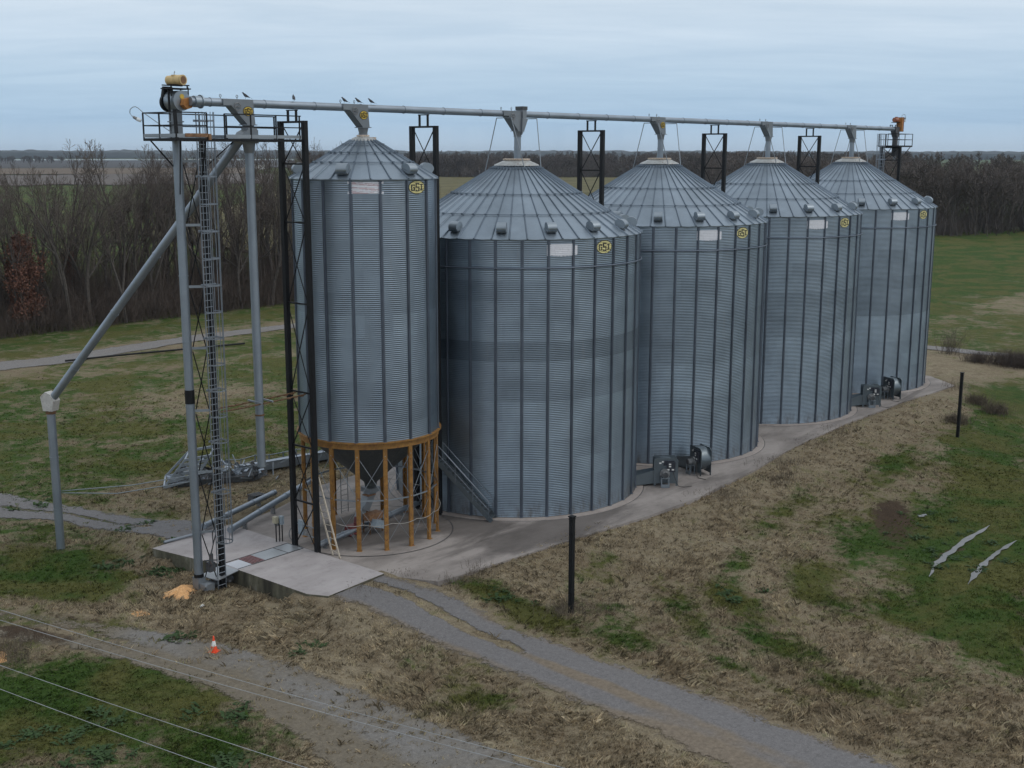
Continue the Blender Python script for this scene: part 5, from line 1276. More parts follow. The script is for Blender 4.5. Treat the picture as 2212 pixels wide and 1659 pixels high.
def heap(name, x, y, rx, ry, h, label, cat, mat, seed, rot=0.0):
    r = np.random.default_rng(seed); n = 40; vs = []; fs = []; rings = 14
    ang = np.linspace(0, 2*np.pi, n, endpoint=False); wob = 1+0.16*np.sin(ang*3+seed)+0.09*np.sin(ang*7+2*seed)+0.05*r.standard_normal(n)
    for k in range(rings+1):
        t = k/rings
        for a, w in zip(ang, wob):
            px = rx*t*w*math.cos(a); py = ry*t*w*math.sin(a); c, s = math.cos(rot), math.sin(rot)
            qx, qy = px*c-py*s, px*s+py*c
            zz = h*(1-t)**1.15*(1+0.12*r.standard_normal()*t)+float(gz(x+qx, y+qy))-0.03*t+0.012
            vs.append((qx, qy, zz))
    for k in range(rings):
        for i in range(n): fs.append((k*n+i, (k+1)*n+i, (k+1)*n+(i+1) % n, k*n+(i+1) % n))
    o = MB().add(vs, fs, True).build(name, M[mat]); o.location = (x, y, 0); return tag(o, label, cat)
heap('corn_pile', -23.55, 1.15, 1.05, 0.78, 0.42, 'orange heap of spilled corn at the foot of the tube elevator', 'corn pile', 'corn', 2, 0.6)
heap('corn_spill', -26.3, 0.35, 0.42, 0.62, 0.06, 'thin yellow patch of spilled corn on the grass, away from the heap', 'corn pile', 'corn', 5, 0.2)
heap('corn_spill', -32.9, 0.7, 0.9, 0.5, 0.05, 'thin yellow scatter of spilled corn under dead brush at the left edge', 'corn pile', 'corn', 8, 0.9)
lt = MB(); lt.box((0, 0, 0.03), (0.22, 0.12, 0.06), 0.5); lt.box((0.05, 0.04, 0.06), (0.12, 0.1, 0.05), 1.0); o = lt.build('litter', M['trash']); o.location = (-24.03, -1.12, float(gz(-24.03, -1.12))+0.02); tag(o, 'small white scrap of plastic on the dry grass', 'litter')
lt = MB()
r9 = np.random.default_rng(4)
for i in range(40):
    a = r9.uniform(0, 6.28); d = r9.random()*0.45; lt.bar((d*math.cos(a), d*math.sin(a)*0.6, 0.02), (d*math.cos(a)+r9.uniform(-.2, .2), d*math.sin(a)*.6+r9.uniform(-.2, .2), r9.uniform(.04, .22)), 0.05, 0.03)
o = lt.build('debris_heap', M['scrapdark']); o.location = (17.55, -6.6, 0); tag(o, 'small dark heap of debris on the bare concrete between bins', 'debris')

# ------------------------------------------------------------------ overhead wires in the foreground
def wire(pts, label, r=0.0065):
    p = np.array(pts, float); t = np.linspace(0, 1, 40); q = p[0]*(1-t)[:, None]+p[1]*t[:, None]; q[:, 2] -= 0.55*4*t*(1-t)
    o = MB().path([Vector(x)-Vector(p[0]) for x in q], r, 5).build('power_line', M['wire']); o.location = p[0]; tag(o, label, 'wire', 'overhead power lines crossing the lower left')
def ext(a, b, z, k0=-0.9, k1=1.8):
    a = np.array(a); b = np.array(b); return [(*(a+(b-a)*k0), z), (*(a+(b-a)*k1), z)]
wire(ext((-41.62, -17.98), (-38.87, -33.28), 9.45), 'thin pale overhead wire, topmost of the four across the lower left')
wire(ext((-41.95, -18.61), (-39.0, -33.9), 9.45), 'thin pale overhead wire just below the topmost one')
wire(ext((-43.14, -20.93), (-41.7, -30.0), 9.4, -1.6, 2.4), 'thin pale overhead wire, third down across the lower left corner')
wire(ext((-43.73, -22.06), (-42.74, -28.75), 9.4, -2.2, 3.2), 'thin pale overhead wire, lowest of the four at the bottom left')

# ------------------------------------------------------------------ birds on the tube
def bird(x, ang, label):
    o = empty('bird', (x, 0.02, ZC+RC+0.02), ang); o.scale = (.82, .82, .82); tag(o, label, 'bird', 'dark birds perched on the overhead tube')
    m_ = MB(); pr = [((-0.20, 0, 0.10), 0.018), ((-0.13, 0, 0.125), 0.045), ((-0.04, 0, 0.165), 0.075), ((0.04, 0, 0.215), 0.078), ((0.09, 0, 0.265), 0.058), ((0.115, 0, 0.305), 0.046), ((0.135, 0, 0.33), 0.044), ((0.165, 0, 0.335), 0.028), ((0.185, 0, 0.333), 0.008)]
    seg = 10; vs = []
    for (c, r) in pr:
        for k in range(seg): t = 2*math.pi*k/seg; vs.append((c[0]-math.sin(t)*r*0.35, math.cos(t)*r, c[2]+math.sin(t)*r))
    n = len(pr); m_.add(vs, [(i*seg+k, i*seg+(k+1) % seg, (i+1)*seg+(k+1) % seg, (i+1)*seg+k) for i in range(n-1) for k in range(seg)], True)
    m_.build('body', M['bird'], o); m_ = MB()
    m_.add([(-0.16, -.03, .12), (-0.16, .03, .12), (-0.36, .035, .03), (-0.36, -.035, .03), (-0.16, 0, .10), (-.36, 0, .02)], [(0, 1, 2, 3), (0, 3, 5, 4), (4, 5, 2, 1)])
    m_.build('tail', M['bird'], o)
    m_ = MB(); m_.tube((0.18, 0, 0.333), (0.215, 0, 0.325), 0.010, 6, 0.002); m_.build('beak', M['motor'], o)
    for s in (-1, 1):
        m_ = MB(); m_.slab([(-0.24, 0.06), (-0.02, 0.11), (0.07, 0.22), (0.03, 0.27), (-0.08, 0.20)], (0, s*0.066, 0), (1, 0, 0), (0, 0, 1), (0, 1, 0), 0.02); m_.build('wing', M['bird'], o)
        m_ = MB(); m_.tube((0.0, s*0.03, 0.14), (0.01, s*0.03, 0.0), 0.006, 5); m_.build('leg', M['motor'], o)
bird(-19.50, 2.6, 'dark bird perched on the tube above the first yellow oval sign')
bird(-16.66, 1.0, 'dark bird perched on the tube above the near black lattice tower')
bird(-13.42, 2.8, 'dark bird perched above the hopper bin, left of the three together')
bird(-12.50, 2.5, 'dark bird perched above the hopper bin, middle of the three together')
bird(-11.60, 2.4, 'dark bird perched above the hopper bin, right of the three together')

# ------------------------------------------------------------------ trees
def tree_segs(seed, H, spread=0.5, lean=0.0, density=1.0):
    r = np.random.default_rng(seed); segs = []
    def perp(d):
        a = np.cross(d, [0.3, 0.1, 1.0]); a /= np.linalg.norm(a)+1e-9; return a, np.cross(d, a)
    def grow(p, d, L, rad, lvl, n, up):
        pts = [p]; dd = d.copy()
        for i in range(n):
            a, b = perp(dd); w_ = .10 if lvl < 3 else .16; dd = dd+a*r.normal(0, w_)+b*r.normal(0, w_)+np.array([0, 0, up]); dd /= np.linalg.norm(dd)
            q = pts[-1]+dd*(L/n); r0 = rad*(1-0.72*i/n); r1 = rad*(1-0.72*(i+1)/n); segs.append((pts[-1], q, r0, r1, lvl)); pts.append(q)
        return pts, dd
    def branch(pts, d, L, rad, lvl):
        if lvl > 4: return
        k = {1: int(7*density), 2: int(6*density), 3: int(5*density), 4: 3}[lvl]; lo = {1: 0.34, 2: 0.22, 3: 0.2, 4: 0.2}[lvl]
        for j in range(k):
            t = lo+(1-lo)*(j+r.random())/k; f = t*(len(pts)-1); i = min(int(f), len(pts)-2); p = pts[i]*(1-(f-i))+pts[i+1]*(f-i)
            ld = pts[i+1]-pts[i]; ld /= np.linalg.norm(ld)
            a, b = perp(ld); ph = r.uniform(0, 6.28); an = r.uniform(0.30, 0.72)*(0.75+spread*0.6)
            nd = ld*math.cos(an)+(a*math.cos(ph)+b*math.sin(ph))*math.sin(an); nd /= np.linalg.norm(nd)
            cl_ = L*r.uniform(0.42, 0.72)*(1.15-0.55*t)
            cr_ = max(rad*(1-0.7*t)*0.62, 0.011)
            n = {1: 5, 2: 4, 3: 2, 4: 1}[lvl]
            pp_, dd = grow(p, nd, cl_, cr_, lvl, n, {1: .15, 2: .10, 3: .05, 4: 0.02}[lvl])
            branch(pp_, dd, cl_, cr_, lvl+1)
    d0 = np.array([lean, lean*0.4, 1.0]); d0 /= np.linalg.norm(d0)
    pts, d = grow(np.zeros(3), d0, H*0.80, H*0.0125+0.05, 0, 8, 0.02)
    branch(pts, d, H*0.60, H*0.0125+0.05, 1)
    if r.random() < 0.6:                        # forked stem
        a, b = perp(d0); nd = d0+a*0.35+b*r.normal(0, .2); nd /= np.linalg.norm(nd); i = 2
        p2, d2 = grow(pts[i], nd, H*0.58, H*0.009+0.03, 0, 6, 0.08); branch(p2, d2, H*0.45, H*0.010+0.03, 1)
    z = max(s[1][2] for s in segs); k = H/z
    return [(a*k, b*k, r0, r1, l) for a, b, r0, r1, l in segs]
def segs_mesh(name, segs, mat, sides, rmin=0.0):
    """tapered tubes for many segments at once"""
    p = np.array([s[0] for s in segs]); q = np.array([s[1] for s in segs]); r0 = np.maximum([s[2] for s in segs], rmin); r1 = np.maximum([s[3] for s in segs], rmin)
    d = q-p; d /= np.linalg.norm(d, axis=1, keepdims=True)+1e-9; ref = np.where(np.abs(d[:, 2:3]) > 0.9, np.array([[1.0, 0.2, 0]]), np.array([[0, 0, 1.0]]))
    a = np.cross(d, ref); a /= np.linalg.norm(a, axis=1, keepdims=True)+1e-9; b = np.cross(d, a)
    n = len(segs); t = np.arange(sides)*2*np.pi/sides
    ring = lambda c, r: c[:, None]+a[:, None]*(np.cos(t)[None, :, None]*r[:, None, None])+b[:, None]*(np.sin(t)[None, :, None]*r[:, None, None])
    v = np.concatenate([ring(p, r0), ring(q, r1)], axis=1).reshape(-1, 3); base = (np.arange(n)*2*sides)[:, None]
    k = np.arange(sides); f = np.stack([base+k, base+(k+1) % sides, base+sides+(k+1) % sides, base+sides+k], -1).reshape(-1, 4)
    return np_mesh(name, v, f, mat, False)
PROTO = []
for i, (H, sp_, de) in enumerate([(21, .45, 1.0), (19, .6, 1.0), (23, .35, 1.0), (17, .7, 1.0), (20, .5, .9), (15, .6, 1.1)]):
    sg = tree_segs(100+i, H, sp_, random.uniform(-.08, .08), de)
    root = empty('bare_tree', (0, 0, 0))
    link('trunk', segs_mesh('trunk', [s for s in sg if s[4] <= 1], M['bark'], 6, 0.035), root)
    cm = segs_mesh('crown', [s for s in sg if s[4] > 1], M['twig'], 3, 0.0125)
    link('crown', cm, root)
    PROTO.append([root, False, H, sg])
tr = np.random.default_rng(21)
def plant(k, x, y, h, label, group, sink=0.15):
    root, used, H, _ = PROTO[k]
    o = copy_tree(root) if used else root
    PROTO[k][1] = True
    s = h/H; o.location = (x, y, float(gz(x, y))-sink); o.rotation_euler = (tr.uniform(-.04, .04), tr.uniform(-.04, .04), tr.uniform(0, 6.28)); o.scale = (s*tr.uniform(.75, .98), s*tr.uniform(.75, .98), s)
    tag(o, label, 'tree', group); return o
cnt = 0
for row, (yy, n0, x0_, x1_) in enumerate([(86.5, 18, -6, 62), (90, 17, -4, 68), (94, 16, 0, 78), (99, 14, 4, 88), (105, 9, 8, 94)]):
    for j in range(n0):
        x = x0_+(x1_-x0_)*(j+tr.uniform(.1, .9))/n0; y = yy+tr.uniform(-2.2, 2.2)+0.02*(x-30)
        if x > 60: y -= (x-60)*0.2
        d_ = math.hypot(x+55, y+45); h = tr.uniform(16.5, 22.0) if row < 2 else tr.uniform(17.5, 23.0)
        if row == 0 and j == 4: continue
        plant(int(tr.integers(0, 6)), x, y, h, 'bare winter tree in the strip of woodland behind the far gravel track', 'bare trees in the woodland strip'); cnt += 1
# trees seen over the hopper bin roof
for x, y, h in [(48, 88, 22.0), (52, 90, 23.0), (56.5, 89, 22.6), (61, 91, 23), (66, 89, 22.5), (60, 98, 23)]:
    plant(int(tr.integers(0, 5)), x, y, h, 'bare winter tree in the strip of woodland behind the far gravel track', 'bare trees in the woodland strip')
# russet oak that kept its leaves
ok_h = 11.5; sg = tree_segs(55, ok_h, .75, 0.0, 1.1); oak = empty('oak_tree', (16.6, 85.3, float(gz(16.6, 85.3))-.1)); tag(oak, 'russet oak still holding dead leaves at the left end of the bare wood', 'tree')
link('trunk', segs_mesh('oak_trunk', [s for s in sg if s[4] <= 2], M['bark'], 5, 0.03), oak)
def leaf_mesh(name, centers, size, mat, seed, per=1, jit=0.3):
    r = np.random.default_rng(seed); c = np.repeat(np.asarray(centers), per, 0)+r.normal(0, jit, (len(centers)*per, 3)); n = len(c)
    u = r.normal(size=(n, 3)); u /= np.linalg.norm(u, axis=1, keepdims=True); w = r.normal(size=(n, 3)); w -= u*(w*u).sum(1, keepdims=True); w /= np.linalg.norm(w, axis=1, keepdims=True)
    s = size*r.uniform(.6, 1.4, (n, 1)); v = np.stack([c-u*s, c+w*s*.6, c+u*s, c-w*s*.6], 1).reshape(-1, 3); f = np.arange(n*4).reshape(n, 4)
    return np_mesh(name, v, f, mat, False)
tips = np.array([s[1] for s in sg if s[4] >= 3]); tips = tips[tips[:, 2] > 0.8]; tips = np.concatenate([tips, tips*[.8, .8, .45]]); oak.scale = (.86, .86, .98); oak.location.x = 13.8
link('crown', leaf_mesh('oak_crown', tips, 0.15, M['oakleaf'], 4, 7, 0.42), oak)
sm_oak = empty('oak_tree', (27.5, 96, float(gz(27.5, 96))-.1)); tag(sm_oak, 'smaller rusty leafed tree deeper inside the bare wood', 'tree'); sm_oak.scale = (.45, .45, .75); sm_oak.rotation_euler = (0, 0, 2.0)
for ch in kids(oak): c = ch.copy(); COL.objects.link(c); c.parent = sm_oak

# tangled undergrowth below the trees (one mass)
def thicket(name, pts, hts, mat, seed, stems=7, w=0.02):
    r = np.random.default_rng(seed); n = len(pts)*stems; c = np.repeat(np.asarray(pts), stems, 0); h = np.repeat(np.asarray(hts), stems)*r.uniform(.5, 1.1, n)
    c = c+np.c_[r.normal(0, .45, (n, 2)), np.zeros(n)]; lean = r.normal(0, .28, (n, 2)); q = c+np.c_[lean*h[:, None], h]; mid = (c+q)/2+np.c_[r.normal(0, .12, (n, 2))*h[:, None], np.zeros(n)]
    sg_ = [(c[i], mid[i], w, w*.8, 0) for i in range(n)]+[(mid[i], q[i], w*.8, w*.3, 0) for i in range(n)]
    for k in range(3):
        t = r.uniform(.25, .9, n)[:, None]; b0 = c*(1-t)+q*t; b1 = b0+np.c_[r.normal(0, .28, (n, 2)), r.uniform(.1, .4, n)]*h[:, None]*.6
        sg_ += [(b0[i], b1[i], w*.6, w*.3, 0) for i in range(n)]
    return link(name, segs_mesh(name, sg_, mat, 3))
ux = tr.uniform(-8, 100, 2300); uy = 84.0+tr.random(2300)**1.3*20; uy -= np.clip(ux-60, 0, 99)*0.2
uh = 2.4+7.6*tr.random(2300)*np.clip((uy-82.5)/6, .25, 1)
px_ = tr.uniform(-6, 96, 420); py_ = 85+tr.random(420)*20-np.clip(px_-60, 0, 99)*0.2
sg_ = []
for x, y, h in zip(px_, py_, tr.uniform(6, 15, 420)):
    b = np.array([x, y, float(gz(x, y))-.1]); l1 = tr.normal(0, .04, 2); p1 = b+[l1[0]*h, l1[1]*h, h*.5]; l2 = tr.normal(0, .06, 2); p2 = p1+[l2[0]*h, l2[1]*h, h*.5]; w = .03+.0035*h
    sg_ += [(b, p1, w, w*.75, 0), (p1, p2, w*.75, w*.25, 0)]
    for k in range(7):
        t = tr.uniform(.35, .95); c0 = b*(1-t)+p2*t; a = tr.uniform(0, 6.28); L = h*.22*(1.1-t*.6); q0 = c0+[math.cos(a)*L*.55, math.sin(a)*L*.55, L]; sg_.append((c0, q0, w*.35, w*.15, 0))
        for j in range(3): a2 = tr.uniform(0, 6.28); c1 = c0*(.6-.2*j)+q0*(.4+.2*j); sg_.append((c1, c1+[math.cos(a2)*L*.3, math.sin(a2)*L*.3, L*.45], w*.2, w*.12, 0))
o = link('saplings', segs_mesh('saplings', sg_, M['twig'], 4, 0.012)); tag(o, 'thin straight saplings crowding between the trees of the woodland strip', 'saplings', kind='stuff')
o = thicket('undergrowth', np.c_[ux, uy, gz(ux, uy)-.1], uh, M['thicket'], 8, 9, 0.02); tag(o, 'tangled brown undergrowth filling the foot of the woodland strip', 'undergrowth', kind='stuff')

# distant woodland: a front row of single trees, then one mass
def along(line, t):
    p = np.array(line, float); d = np.r_[0, np.cumsum(np.hypot(*np.diff(p, axis=0).T))]; s = t*d[-1]; return np.interp(s, d, p[:, 0]), np.interp(s, d, p[:, 1])
FRONT = [(330, 20), (287, 56), (254, 68), (300, 110), (370, 165), (450, 240), (610, 330), (800, 519), (700, 640), (640, 760)]
for i in range(26):
    x, y = along(FRONT[:3], (i+tr.random()*.8)/26*1.0)
    plant(int(tr.integers(0, 6)), x+tr.uniform(-3, 3), y+tr.uniform(-3, 3), tr.uniform(17, 21.5), 'bare tree along the front of the large dark wood beyond the right hand field', 'bare trees fronting the far right wood', 0.3)
def low_tree(seed):
    s_ = [s for s in PROTO[seed][3]]; r = np.random.default_rng(seed+60)
    keep = [s for s in s_ if s[4] <= 1]+[s for s in s_ if s[4] == 2]+[s for s in s_ if s[4] == 3 and r.random() < .55]
    H = PROTO[seed][2]; p = np.array([s[0] for s in keep])/H; q = np.array([s[1] for s in keep])/H
    w = np.array([0.0105 if s[4] == 0 else 0.006 if s[4] == 1 else 0.0052 for s in keep]); return p, q, w
LOW = [low_tree(i) for i in range(6)]
def forest(name, xy, hts, mat, seed, fat=1.0):
    """many twiggy trees in one mesh, each limb a tapering blade"""
    r = np.random.default_rng(seed); V = []; F = []; base = 0; z = gz(xy[:, 0], xy[:, 1])
    for (x, y), h, zz in zip(xy, hts, z):
        p, q, w = LOW[int(r.integers(0, 6))]; a = r.uniform(0, 6.28); c, s = math.cos(a), math.sin(a); Rm = np.array([[c, -s, 0], [s, c, 0], [0, 0, 1]]); sc = np.array([h*1.15, h*1.15, h])
        P = (p*sc) @ Rm.T+[x, y, zz-.3]; Q = (q*sc) @ Rm.T+[x, y, zz-.3]; d = Q-P; n = np.cross(d, r.normal(size=d.shape)); n /= np.linalg.norm(n, axis=1, keepdims=True)+1e-9
        ww = (w*h*fat)[:, None]; v = np.stack([P-n*ww, P+n*ww, Q+n*ww*.35, Q-n*ww*.35], 1).reshape(-1, 3)
        V.append(v); F.append(np.arange(len(v)).reshape(-1, 4)+base); base += len(v)
    return link(name, np_mesh(name, np.concatenate(V), np.concatenate(F), mat, False))
XY = []; HT = []
for _ in range(1500):
    t = tr.random()**1.5; x, y = along(FRONT, t); dpt = tr.random()**2.0*150; ang = math.atan2(y+45, x+55); XY.append((x+math.cos(ang)*dpt+tr.uniform(-8, 8), y+math.sin(ang)*dpt+tr.uniform(-8, 8))); HT.append(tr.uniform(13, 19.5)+dpt*0.018)
_t = tr.random(3400)**1.3*0.72; _x, _y = along(FRONT, _t); _d = tr.random(3400)**1.4*45; _a = np.arctan2(_y+45, _x+55); _x = _x+np.cos(_a)*_d+tr.uniform(-4, 4, 3400); _y = _y+np.sin(_a)*_d+tr.uniform(-4, 4, 3400)
_t2 = .40+.60*tr.random(2600); _x2, _y2 = along(FRONT, _t2); _a2 = np.arctan2(_y2+45, _x2+55); _d2 = tr.random(2600)*70; _x2 = _x2+np.cos(_a2)*_d2+tr.uniform(-6, 6, 2600); _y2 = _y2+np.sin(_a2)*_d2+tr.uniform(-6, 6, 2600)
o = thicket('undergrowth', np.c_[_x2, _y2, gz(_x2, _y2)-.2], 4.0+9*tr.random(2600), M['farwood'], 45, 6, 0.16); tag(o, 'dark brushy growth along the foot of the wood behind the bin roofs', 'undergrowth', kind='stuff')
o = thicket('undergrowth', np.c_[_x, _y, gz(_x, _y)-.2], 3.0+8.5*tr.random(3400)*np.clip(_d/10, .3, 1), M['farwood'], 44, 7, 0.05); tag(o, 'dark brushy growth along the foot of the far right wood', 'undergrowth', kind='stuff')
o = forest('woodland', np.array(XY), np.array(HT), M['farwood'], 31, 1.1); tag(o, 'wide dark bare woodland stretching behind the bins to the horizon', 'woodland', kind='stuff')
XY = []; HT = []
for _ in range(420):
    t = tr.random(); x, y = along(FRONT, t); dpt = 140+tr.random()*900; ang = math.atan2(y+45, x+55)+tr.uniform(-.05, .05); XY.append((x+math.cos(ang)*dpt, y+math.sin(ang)*dpt)); HT.append(tr.uniform(18, 22)+dpt*.003)
for _ in range(650):
    t = .40+.60*tr.random(); x, y = along(FRONT, t); dpt = tr.random()**1.5*160; ang = math.atan2(y+45, x+55); XY.append((x+math.cos(ang)*dpt+tr.uniform(-12, 12), y+math.sin(ang)*dpt+tr.uniform(-12, 12))); HT.append(tr.uniform(16.5, 21))
o = forest('woodland', np.array(XY), np.array(HT), M['farwood'], 32, 3.0); tag(o, 'bluish wooded belt closing the horizon behind the bins', 'woodland', kind='stuff')
# horizon belt on the left, beyond the flooded field
n_ = 420; az = np.linspace(R_(6), R_(86), n_); V = []; F = []
hh = 17+9*fbm(az*60, az*0+3.3, 4)+3*tr.random(n_)
for k, (d0, sc) in enumerate(((4150, 1.0), (4600, 1.15))):
    b = len(V)
    for a, h in zip(az, np.roll(hh, 37*k)): V += [(-55+math.cos(a)*d0, -45+math.sin(a)*d0, -3), (-55+math.cos(a)*d0, -45+math.sin(a)*d0, h*sc*.75), (-55+math.cos(a)*(d0+60), -45+math.sin(a)*(d0+60), h*sc), (-55+math.cos(a)*(d0+220), -45+math.sin(a)*(d0+220), -3)]
    for i in range(n_-1):
        for j in range(3): F.append((b+i*4+j, b+i*4+4+j, b+i*4+5+j, b+i*4+1+j))
o = link('tree_line', np_mesh('tree_line', V, F, M['farbelt'], True)); tag(o, 'thin blue line of trees along the far left horizon', 'woodland', kind='stuff')
# scattered copses between the far fields
XY = []; HT = []
for d0, a0_, a1_, n0 in ((2300, 60.2, 66.5, 110), (1300, 52, 56, 14), (2700, 52, 57, 24)):
    for _ in range(n0):
        a = R_(tr.uniform(a0_, a1_)); d = d0+tr.uniform(-20, 60); XY.append((-55+d*math.cos(a), -45+d*math.sin(a))); HT.append(tr.uniform(9, 16))
o = forest('field_copses', np.array(XY), np.array(HT), M['farwood'], 33, 3.0); tag(o, 'low dark copses between the distant left hand fields', 'woodland', kind='stuff')
# pale farm buildings far off behind the near tower
for k, (az_, d_, w_) in enumerate(((52.0, 1500, 14), (51.55, 1500, 9))):
    x, y = -55+d_*math.cos(R_(az_)), -45+d_*math.sin(R_(az_)); z = float(gz(x, y)); r = empty('farm_shed', (x, y, z), R_(az_)); tag(r, ['larger pale shed far away behind the near black tower', 'smaller pale shed far away, right beside the larger one'][k], 'shed')
    MB().box((0, 0, 3.2), (10, w_, 6.4)).build('wall', M['label'], r); m = MB(); m.slab([(-w_/2-.4, 6.4), (w_/2+.4, 6.4), (0, 8.6)], (0, 0, 0), (0, 1, 0), (0, 0, 1), (1, 0, 0), 11); m.build('roof', M['vent'], r)

# ------------------------------------------------------------------ grass, weeds, shrubs
def grass():
    """tufts of dead and green winter grass (one uncountable mass)"""
    r = np.random.default_rng(5); N = 690000
    # sample denser towards the viewer's side
    x = r.uniform(-44, 44, N); y = r.uniform(-40, 62, N); d = np.hypot(x+55, y+45.5); ang = np.degrees(np.arctan2(y+45.5, x+55))
    keep = (r.random(N) < np.clip((42/d)**1.6, 0.05, 1)*np.clip((122-d)/45, 0, 1)) & (ang > -6) & (ang < 74) & (d > 30) & (d < 121)
    x, y = x[keep], y[keep]
    i = ((x-RX0)/RS).astype(int).clip(0, 479); j = ((y-RY0)/RS).astype(int).clip(0, 399); cov = RAST[i, j]
    k2 = (cov < 0.36) & (r.random(len(x)) > cov*2.0); x, y = x[k2], y[k2]
    m = fbm(x*0.8+9, y*0.8, 4); k3 = r.random(len(x)) < np.clip((m-0.12)*3.0, 0.35, 1); x, y = x[k3], y[k3]
    n = len(x); g = green_of(x, y); mu = mud_of(x, y); k4 = r.random(n) > mu*1.2; x, y, g, mu = x[k4], y[k4], g[k4], mu[k4]; n = len(x)
    B = 4; h = np.repeat((0.45+1.25*fbm(x*.33+70, y*.33, 3))*(r.uniform(.05, .135, n)*(1.2-0.5*np.clip(g, 0, 1))*np.where((r.random(n) < .10) & (g < .45), 1.9, 1.0)), B)*r.uniform(.6, 1.3, n*B)
    bx_ = np.repeat(x, B)+r.normal(0, .055, n*B); by = np.repeat(y, B)+r.normal(0, .055, n*B); bz = gz(bx_, by)-.015
    la = r.uniform(0, 6.28, n*B)*0.6+np.repeat(fbm(x*.25, y*.25+50, 2)*9, B); ln = r.uniform(.3, 1.35, n*B)*h*1.15
    tx = bx_+np.cos(la)*ln; ty = by+np.sin(la)*ln; tz = bz+h
    w = r.uniform(.012, .026, n*B); px, py = -np.sin(la)*w, np.cos(la)*w
    mx_, my = bx_+np.cos(la)*ln*.35, by+np.sin(la)*ln*.35
    v = np.stack([np.c_[bx_-px, by-py, bz], np.c_[bx_+px, by+py, bz], np.c_[tx+px*.2, ty+py*.2, tz], np.c_[mx_-px, my-py, bz+h*.62]], 1).reshape(-1, 3)
    f = np.arange(n*B*4).reshape(-1, 4)
    tone = np.repeat(np.repeat(np.where(r.random(n) < .22, r.uniform(.45, .8, n), r.uniform(1.1, 2.3, n))*(0.75+0.6*fbm(x*1.7+3, y*1.7, 3)), B)*r.uniform(.8, 1.2, n*B), 4)
    o = link('grass', np_mesh('grass', v, f, M['blades'], False, {'green': np.repeat(np.repeat(g, B), 4), 'mud': np.repeat(np.repeat(mu*0, B), 4), 'tone': tone}))
    tag(o, 'short patchy tan and green winter grass around the bins', 'grass', kind='stuff'); print('tufts', n)
grass()
def weeds(pts, seed):
    """rosettes of broad leaves"""
    r = np.random.default_rng(seed); V = []; F = []
    for x, y, s in pts:
        z = float(gz(x, y))
        for _ in range(int(16*s+8)):
            a = r.uniform(0, 6.28); L = r.uniform(.12, .30)*s+.05; w = L*.20; el = r.uniform(.1, .9); c = np.array([x+r.normal(0, .16*s), y+r.normal(0, .16*s), z+.01]); d = np.array([math.cos(a), math.sin(a), 0]); p = np.array([-math.sin(a), math.cos(a), 0])
            b = len(V); m_ = c+d*L*.5+[0, 0, L*.5*el]; t = c+d*L+[0, 0, L*.45*el]
            V += [c-p*w*.3, c+p*w*.3, m_+p*w, m_-p*w, t]; F += [(b, b+1, b+2, b+3), (b+3, b+2, b+4, b+4)]
    mb = MB(); mb.v = [tuple(v) for v in V]; mb.f = [f if f[2] != f[3] else f[:3] for f in F]; mb.sm = [False]*len(F); mb.mi = [0]*len(F)
    return mb.build('broadleaf_weeds', M['weed'])
wr = np.random.default_rng(77); wp = []
for cx_, cy_, n0, sp_ in ((-22.3, 4.2, 16, .45), (-23.2, 6.8, 8, .7), (-34.6, -10.2, 9, .5), (-33.0, -7.6, 5, .45), (-32.2, -13.9, 8, .6), (-31.0, -18.4, 9, .7), (-31.5, -20.5, 8, .7), (-33.8, -13.6, 6, .6), (-30.2, -22.0, 8, .8), (-35.5, -6.6, 5, .5), (-26.9, -3.2, 5, .4), (-23.6, -8.5, 4, .4), (-14.4, -11.2, 7, .6), (-6.0, -18.6, 6, .7), (8, -25.2, 12, 1.6), (12, -22, 10, 1.6), (-30, -11, 6, .8), (-36, -9, 6, .9), (-20, 20, 6, .8), (-19.5, 10.8, 5, .5)):
    for _ in range(n0): wp.append((cx_+wr.normal(0, sp_), cy_+wr.normal(0, sp_), wr.uniform(.6, 1.3)))
o = weeds(wp, 6); tag(o, 'low rosettes of broad green weed leaves scattered through the grass', 'weeds', kind='stuff')
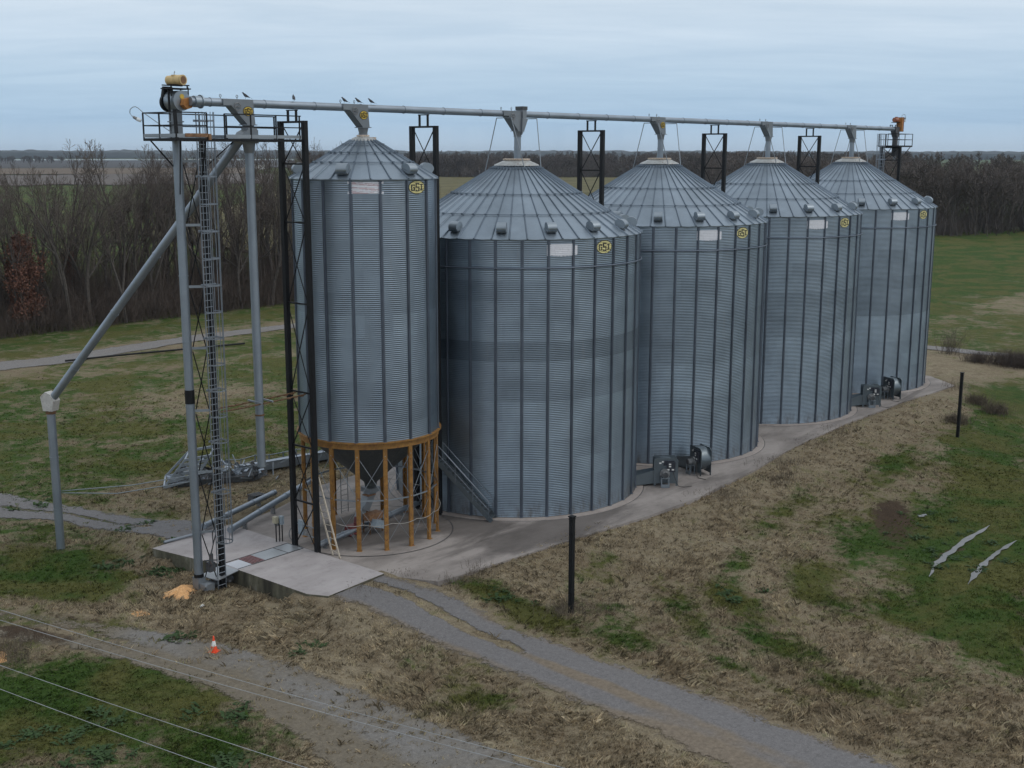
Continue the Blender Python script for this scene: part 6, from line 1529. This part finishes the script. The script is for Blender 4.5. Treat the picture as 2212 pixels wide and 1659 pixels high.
# dead brush along the slab edge and ditch
bp = []; bh = []
for cx_, cy_, n0, sp_, h in ((-13.6, -8.9, 6, .25, .55), (-15.0, -8.6, 5, .3, .3), (-13.4, -14.2, 22, .45, .55), (-12.4, -15.2, 12, .5, .35), (6.5, -10.9, 26, .9, .45), (15.0, -10.0, 22, 1.2, .40), (12.5, -11.5, 18, .7, .5), (22, -9.4, 12, 1.2, .3), (28, -9.0, 10, 1.5, .3), (-6, -10.2, 12, 2.0, .22), (-16.2, -6.4, 6, .3, .25), (48.5, -9.6, 10, .8, .6), (-32.3, 1.1, 30, .7, .45), (-32.9, -0.2, 18, .6, .4), (-18.6, -6.2, 8, .35, .22)):
    for _ in range(n0): bp.append((cx_+wr.normal(0, sp_), cy_+wr.normal(0, sp_*.5))); bh.append(h*wr.uniform(.5, 1.3))
bp = np.array(bp); o = thicket('dead_brush', np.c_[bp, gz(bp[:, 0], bp[:, 1])], bh, M['deadweed'], 12, 9, 0.008); tag(o, 'dead brown weeds along the concrete edge and around the near post', 'weeds', kind='stuff')
def shrub(x, y, h, w, label, mat='deadweed', seed=1, dens=60):
    r = np.random.default_rng(seed); p = np.c_[r.normal(0, w*.4, (dens, 2)), np.zeros(dens)]; ob = thicket('shrub', p, np.full(dens, h)*r.uniform(.6, 1, dens), M[mat], seed, 6, 0.012); ob.location = (x, y, float(gz(x, y))-.05); tag(ob, label, 'shrub')
shrub(69.9, -1.3, 3.2, .8, 'thin upright bare bush beside the far track, right of the last bin', 'thicket', 1, 14)
shrub(66.6, -5.4, 1.3, 1.2, 'low grey bush on the verge, next right of the thin upright bush', 'thicket', 2)
shrub(66.8, -7.8, 1.6, 1.6, 'middle one of the low bushes in the verge row right of the bins', 'thicket', 3, 80)
shrub(66.2, -9.6, 1.9, 1.6, 'dense dark bush at the right end of the verge row', 'thicket', 4, 90)
shrub(45.6, -12.5, .9, .7, 'small round brown bush between the far post and the concrete end', 'deadweed', 5)
shrub(43.6, -14.8, 1.0, .7, 'small brown bush on the grass right of the far post', 'deadweed', 6)
shrub(38.0, -13.6, .8, .6, 'small brown bush low on the bank beside the far post', 'deadweed', 7)
shrub(40.5, 62.0, 2.2, 3.2, 'wide grey bush by the far track, seen beside the near black tower', 'thicket', 8, 120)
shrub(37.5, 61.6, 1.5, 1.6, 'lower grey bush left of the wide bush by the far track', 'deadweed', 9, 60)

# ------------------------------------------------------------------ air
hz = MB(); hz.box((1900, 2400, 24), (9600, 10400, 60)); hz_m = bpy.data.materials.new('haze_air'); hz_m.use_nodes = True; ht = hz_m.node_tree; ht.nodes.clear()
ho = ht.nodes.new('ShaderNodeOutputMaterial'); hv = ht.nodes.new('ShaderNodeVolumePrincipled'); hv.inputs['Color'].default_value = (0.72, 0.85, 1.0, 1); hv.inputs['Density'].default_value = 0.00006; hv.inputs['Anisotropy'].default_value = 0.2
ht.links.new(hv.outputs[0], ho.inputs['Volume']); haze = hz.build('haze', hz_m); tag(haze, 'thin bluish winter haze over the plain', 'haze', kind='stuff')
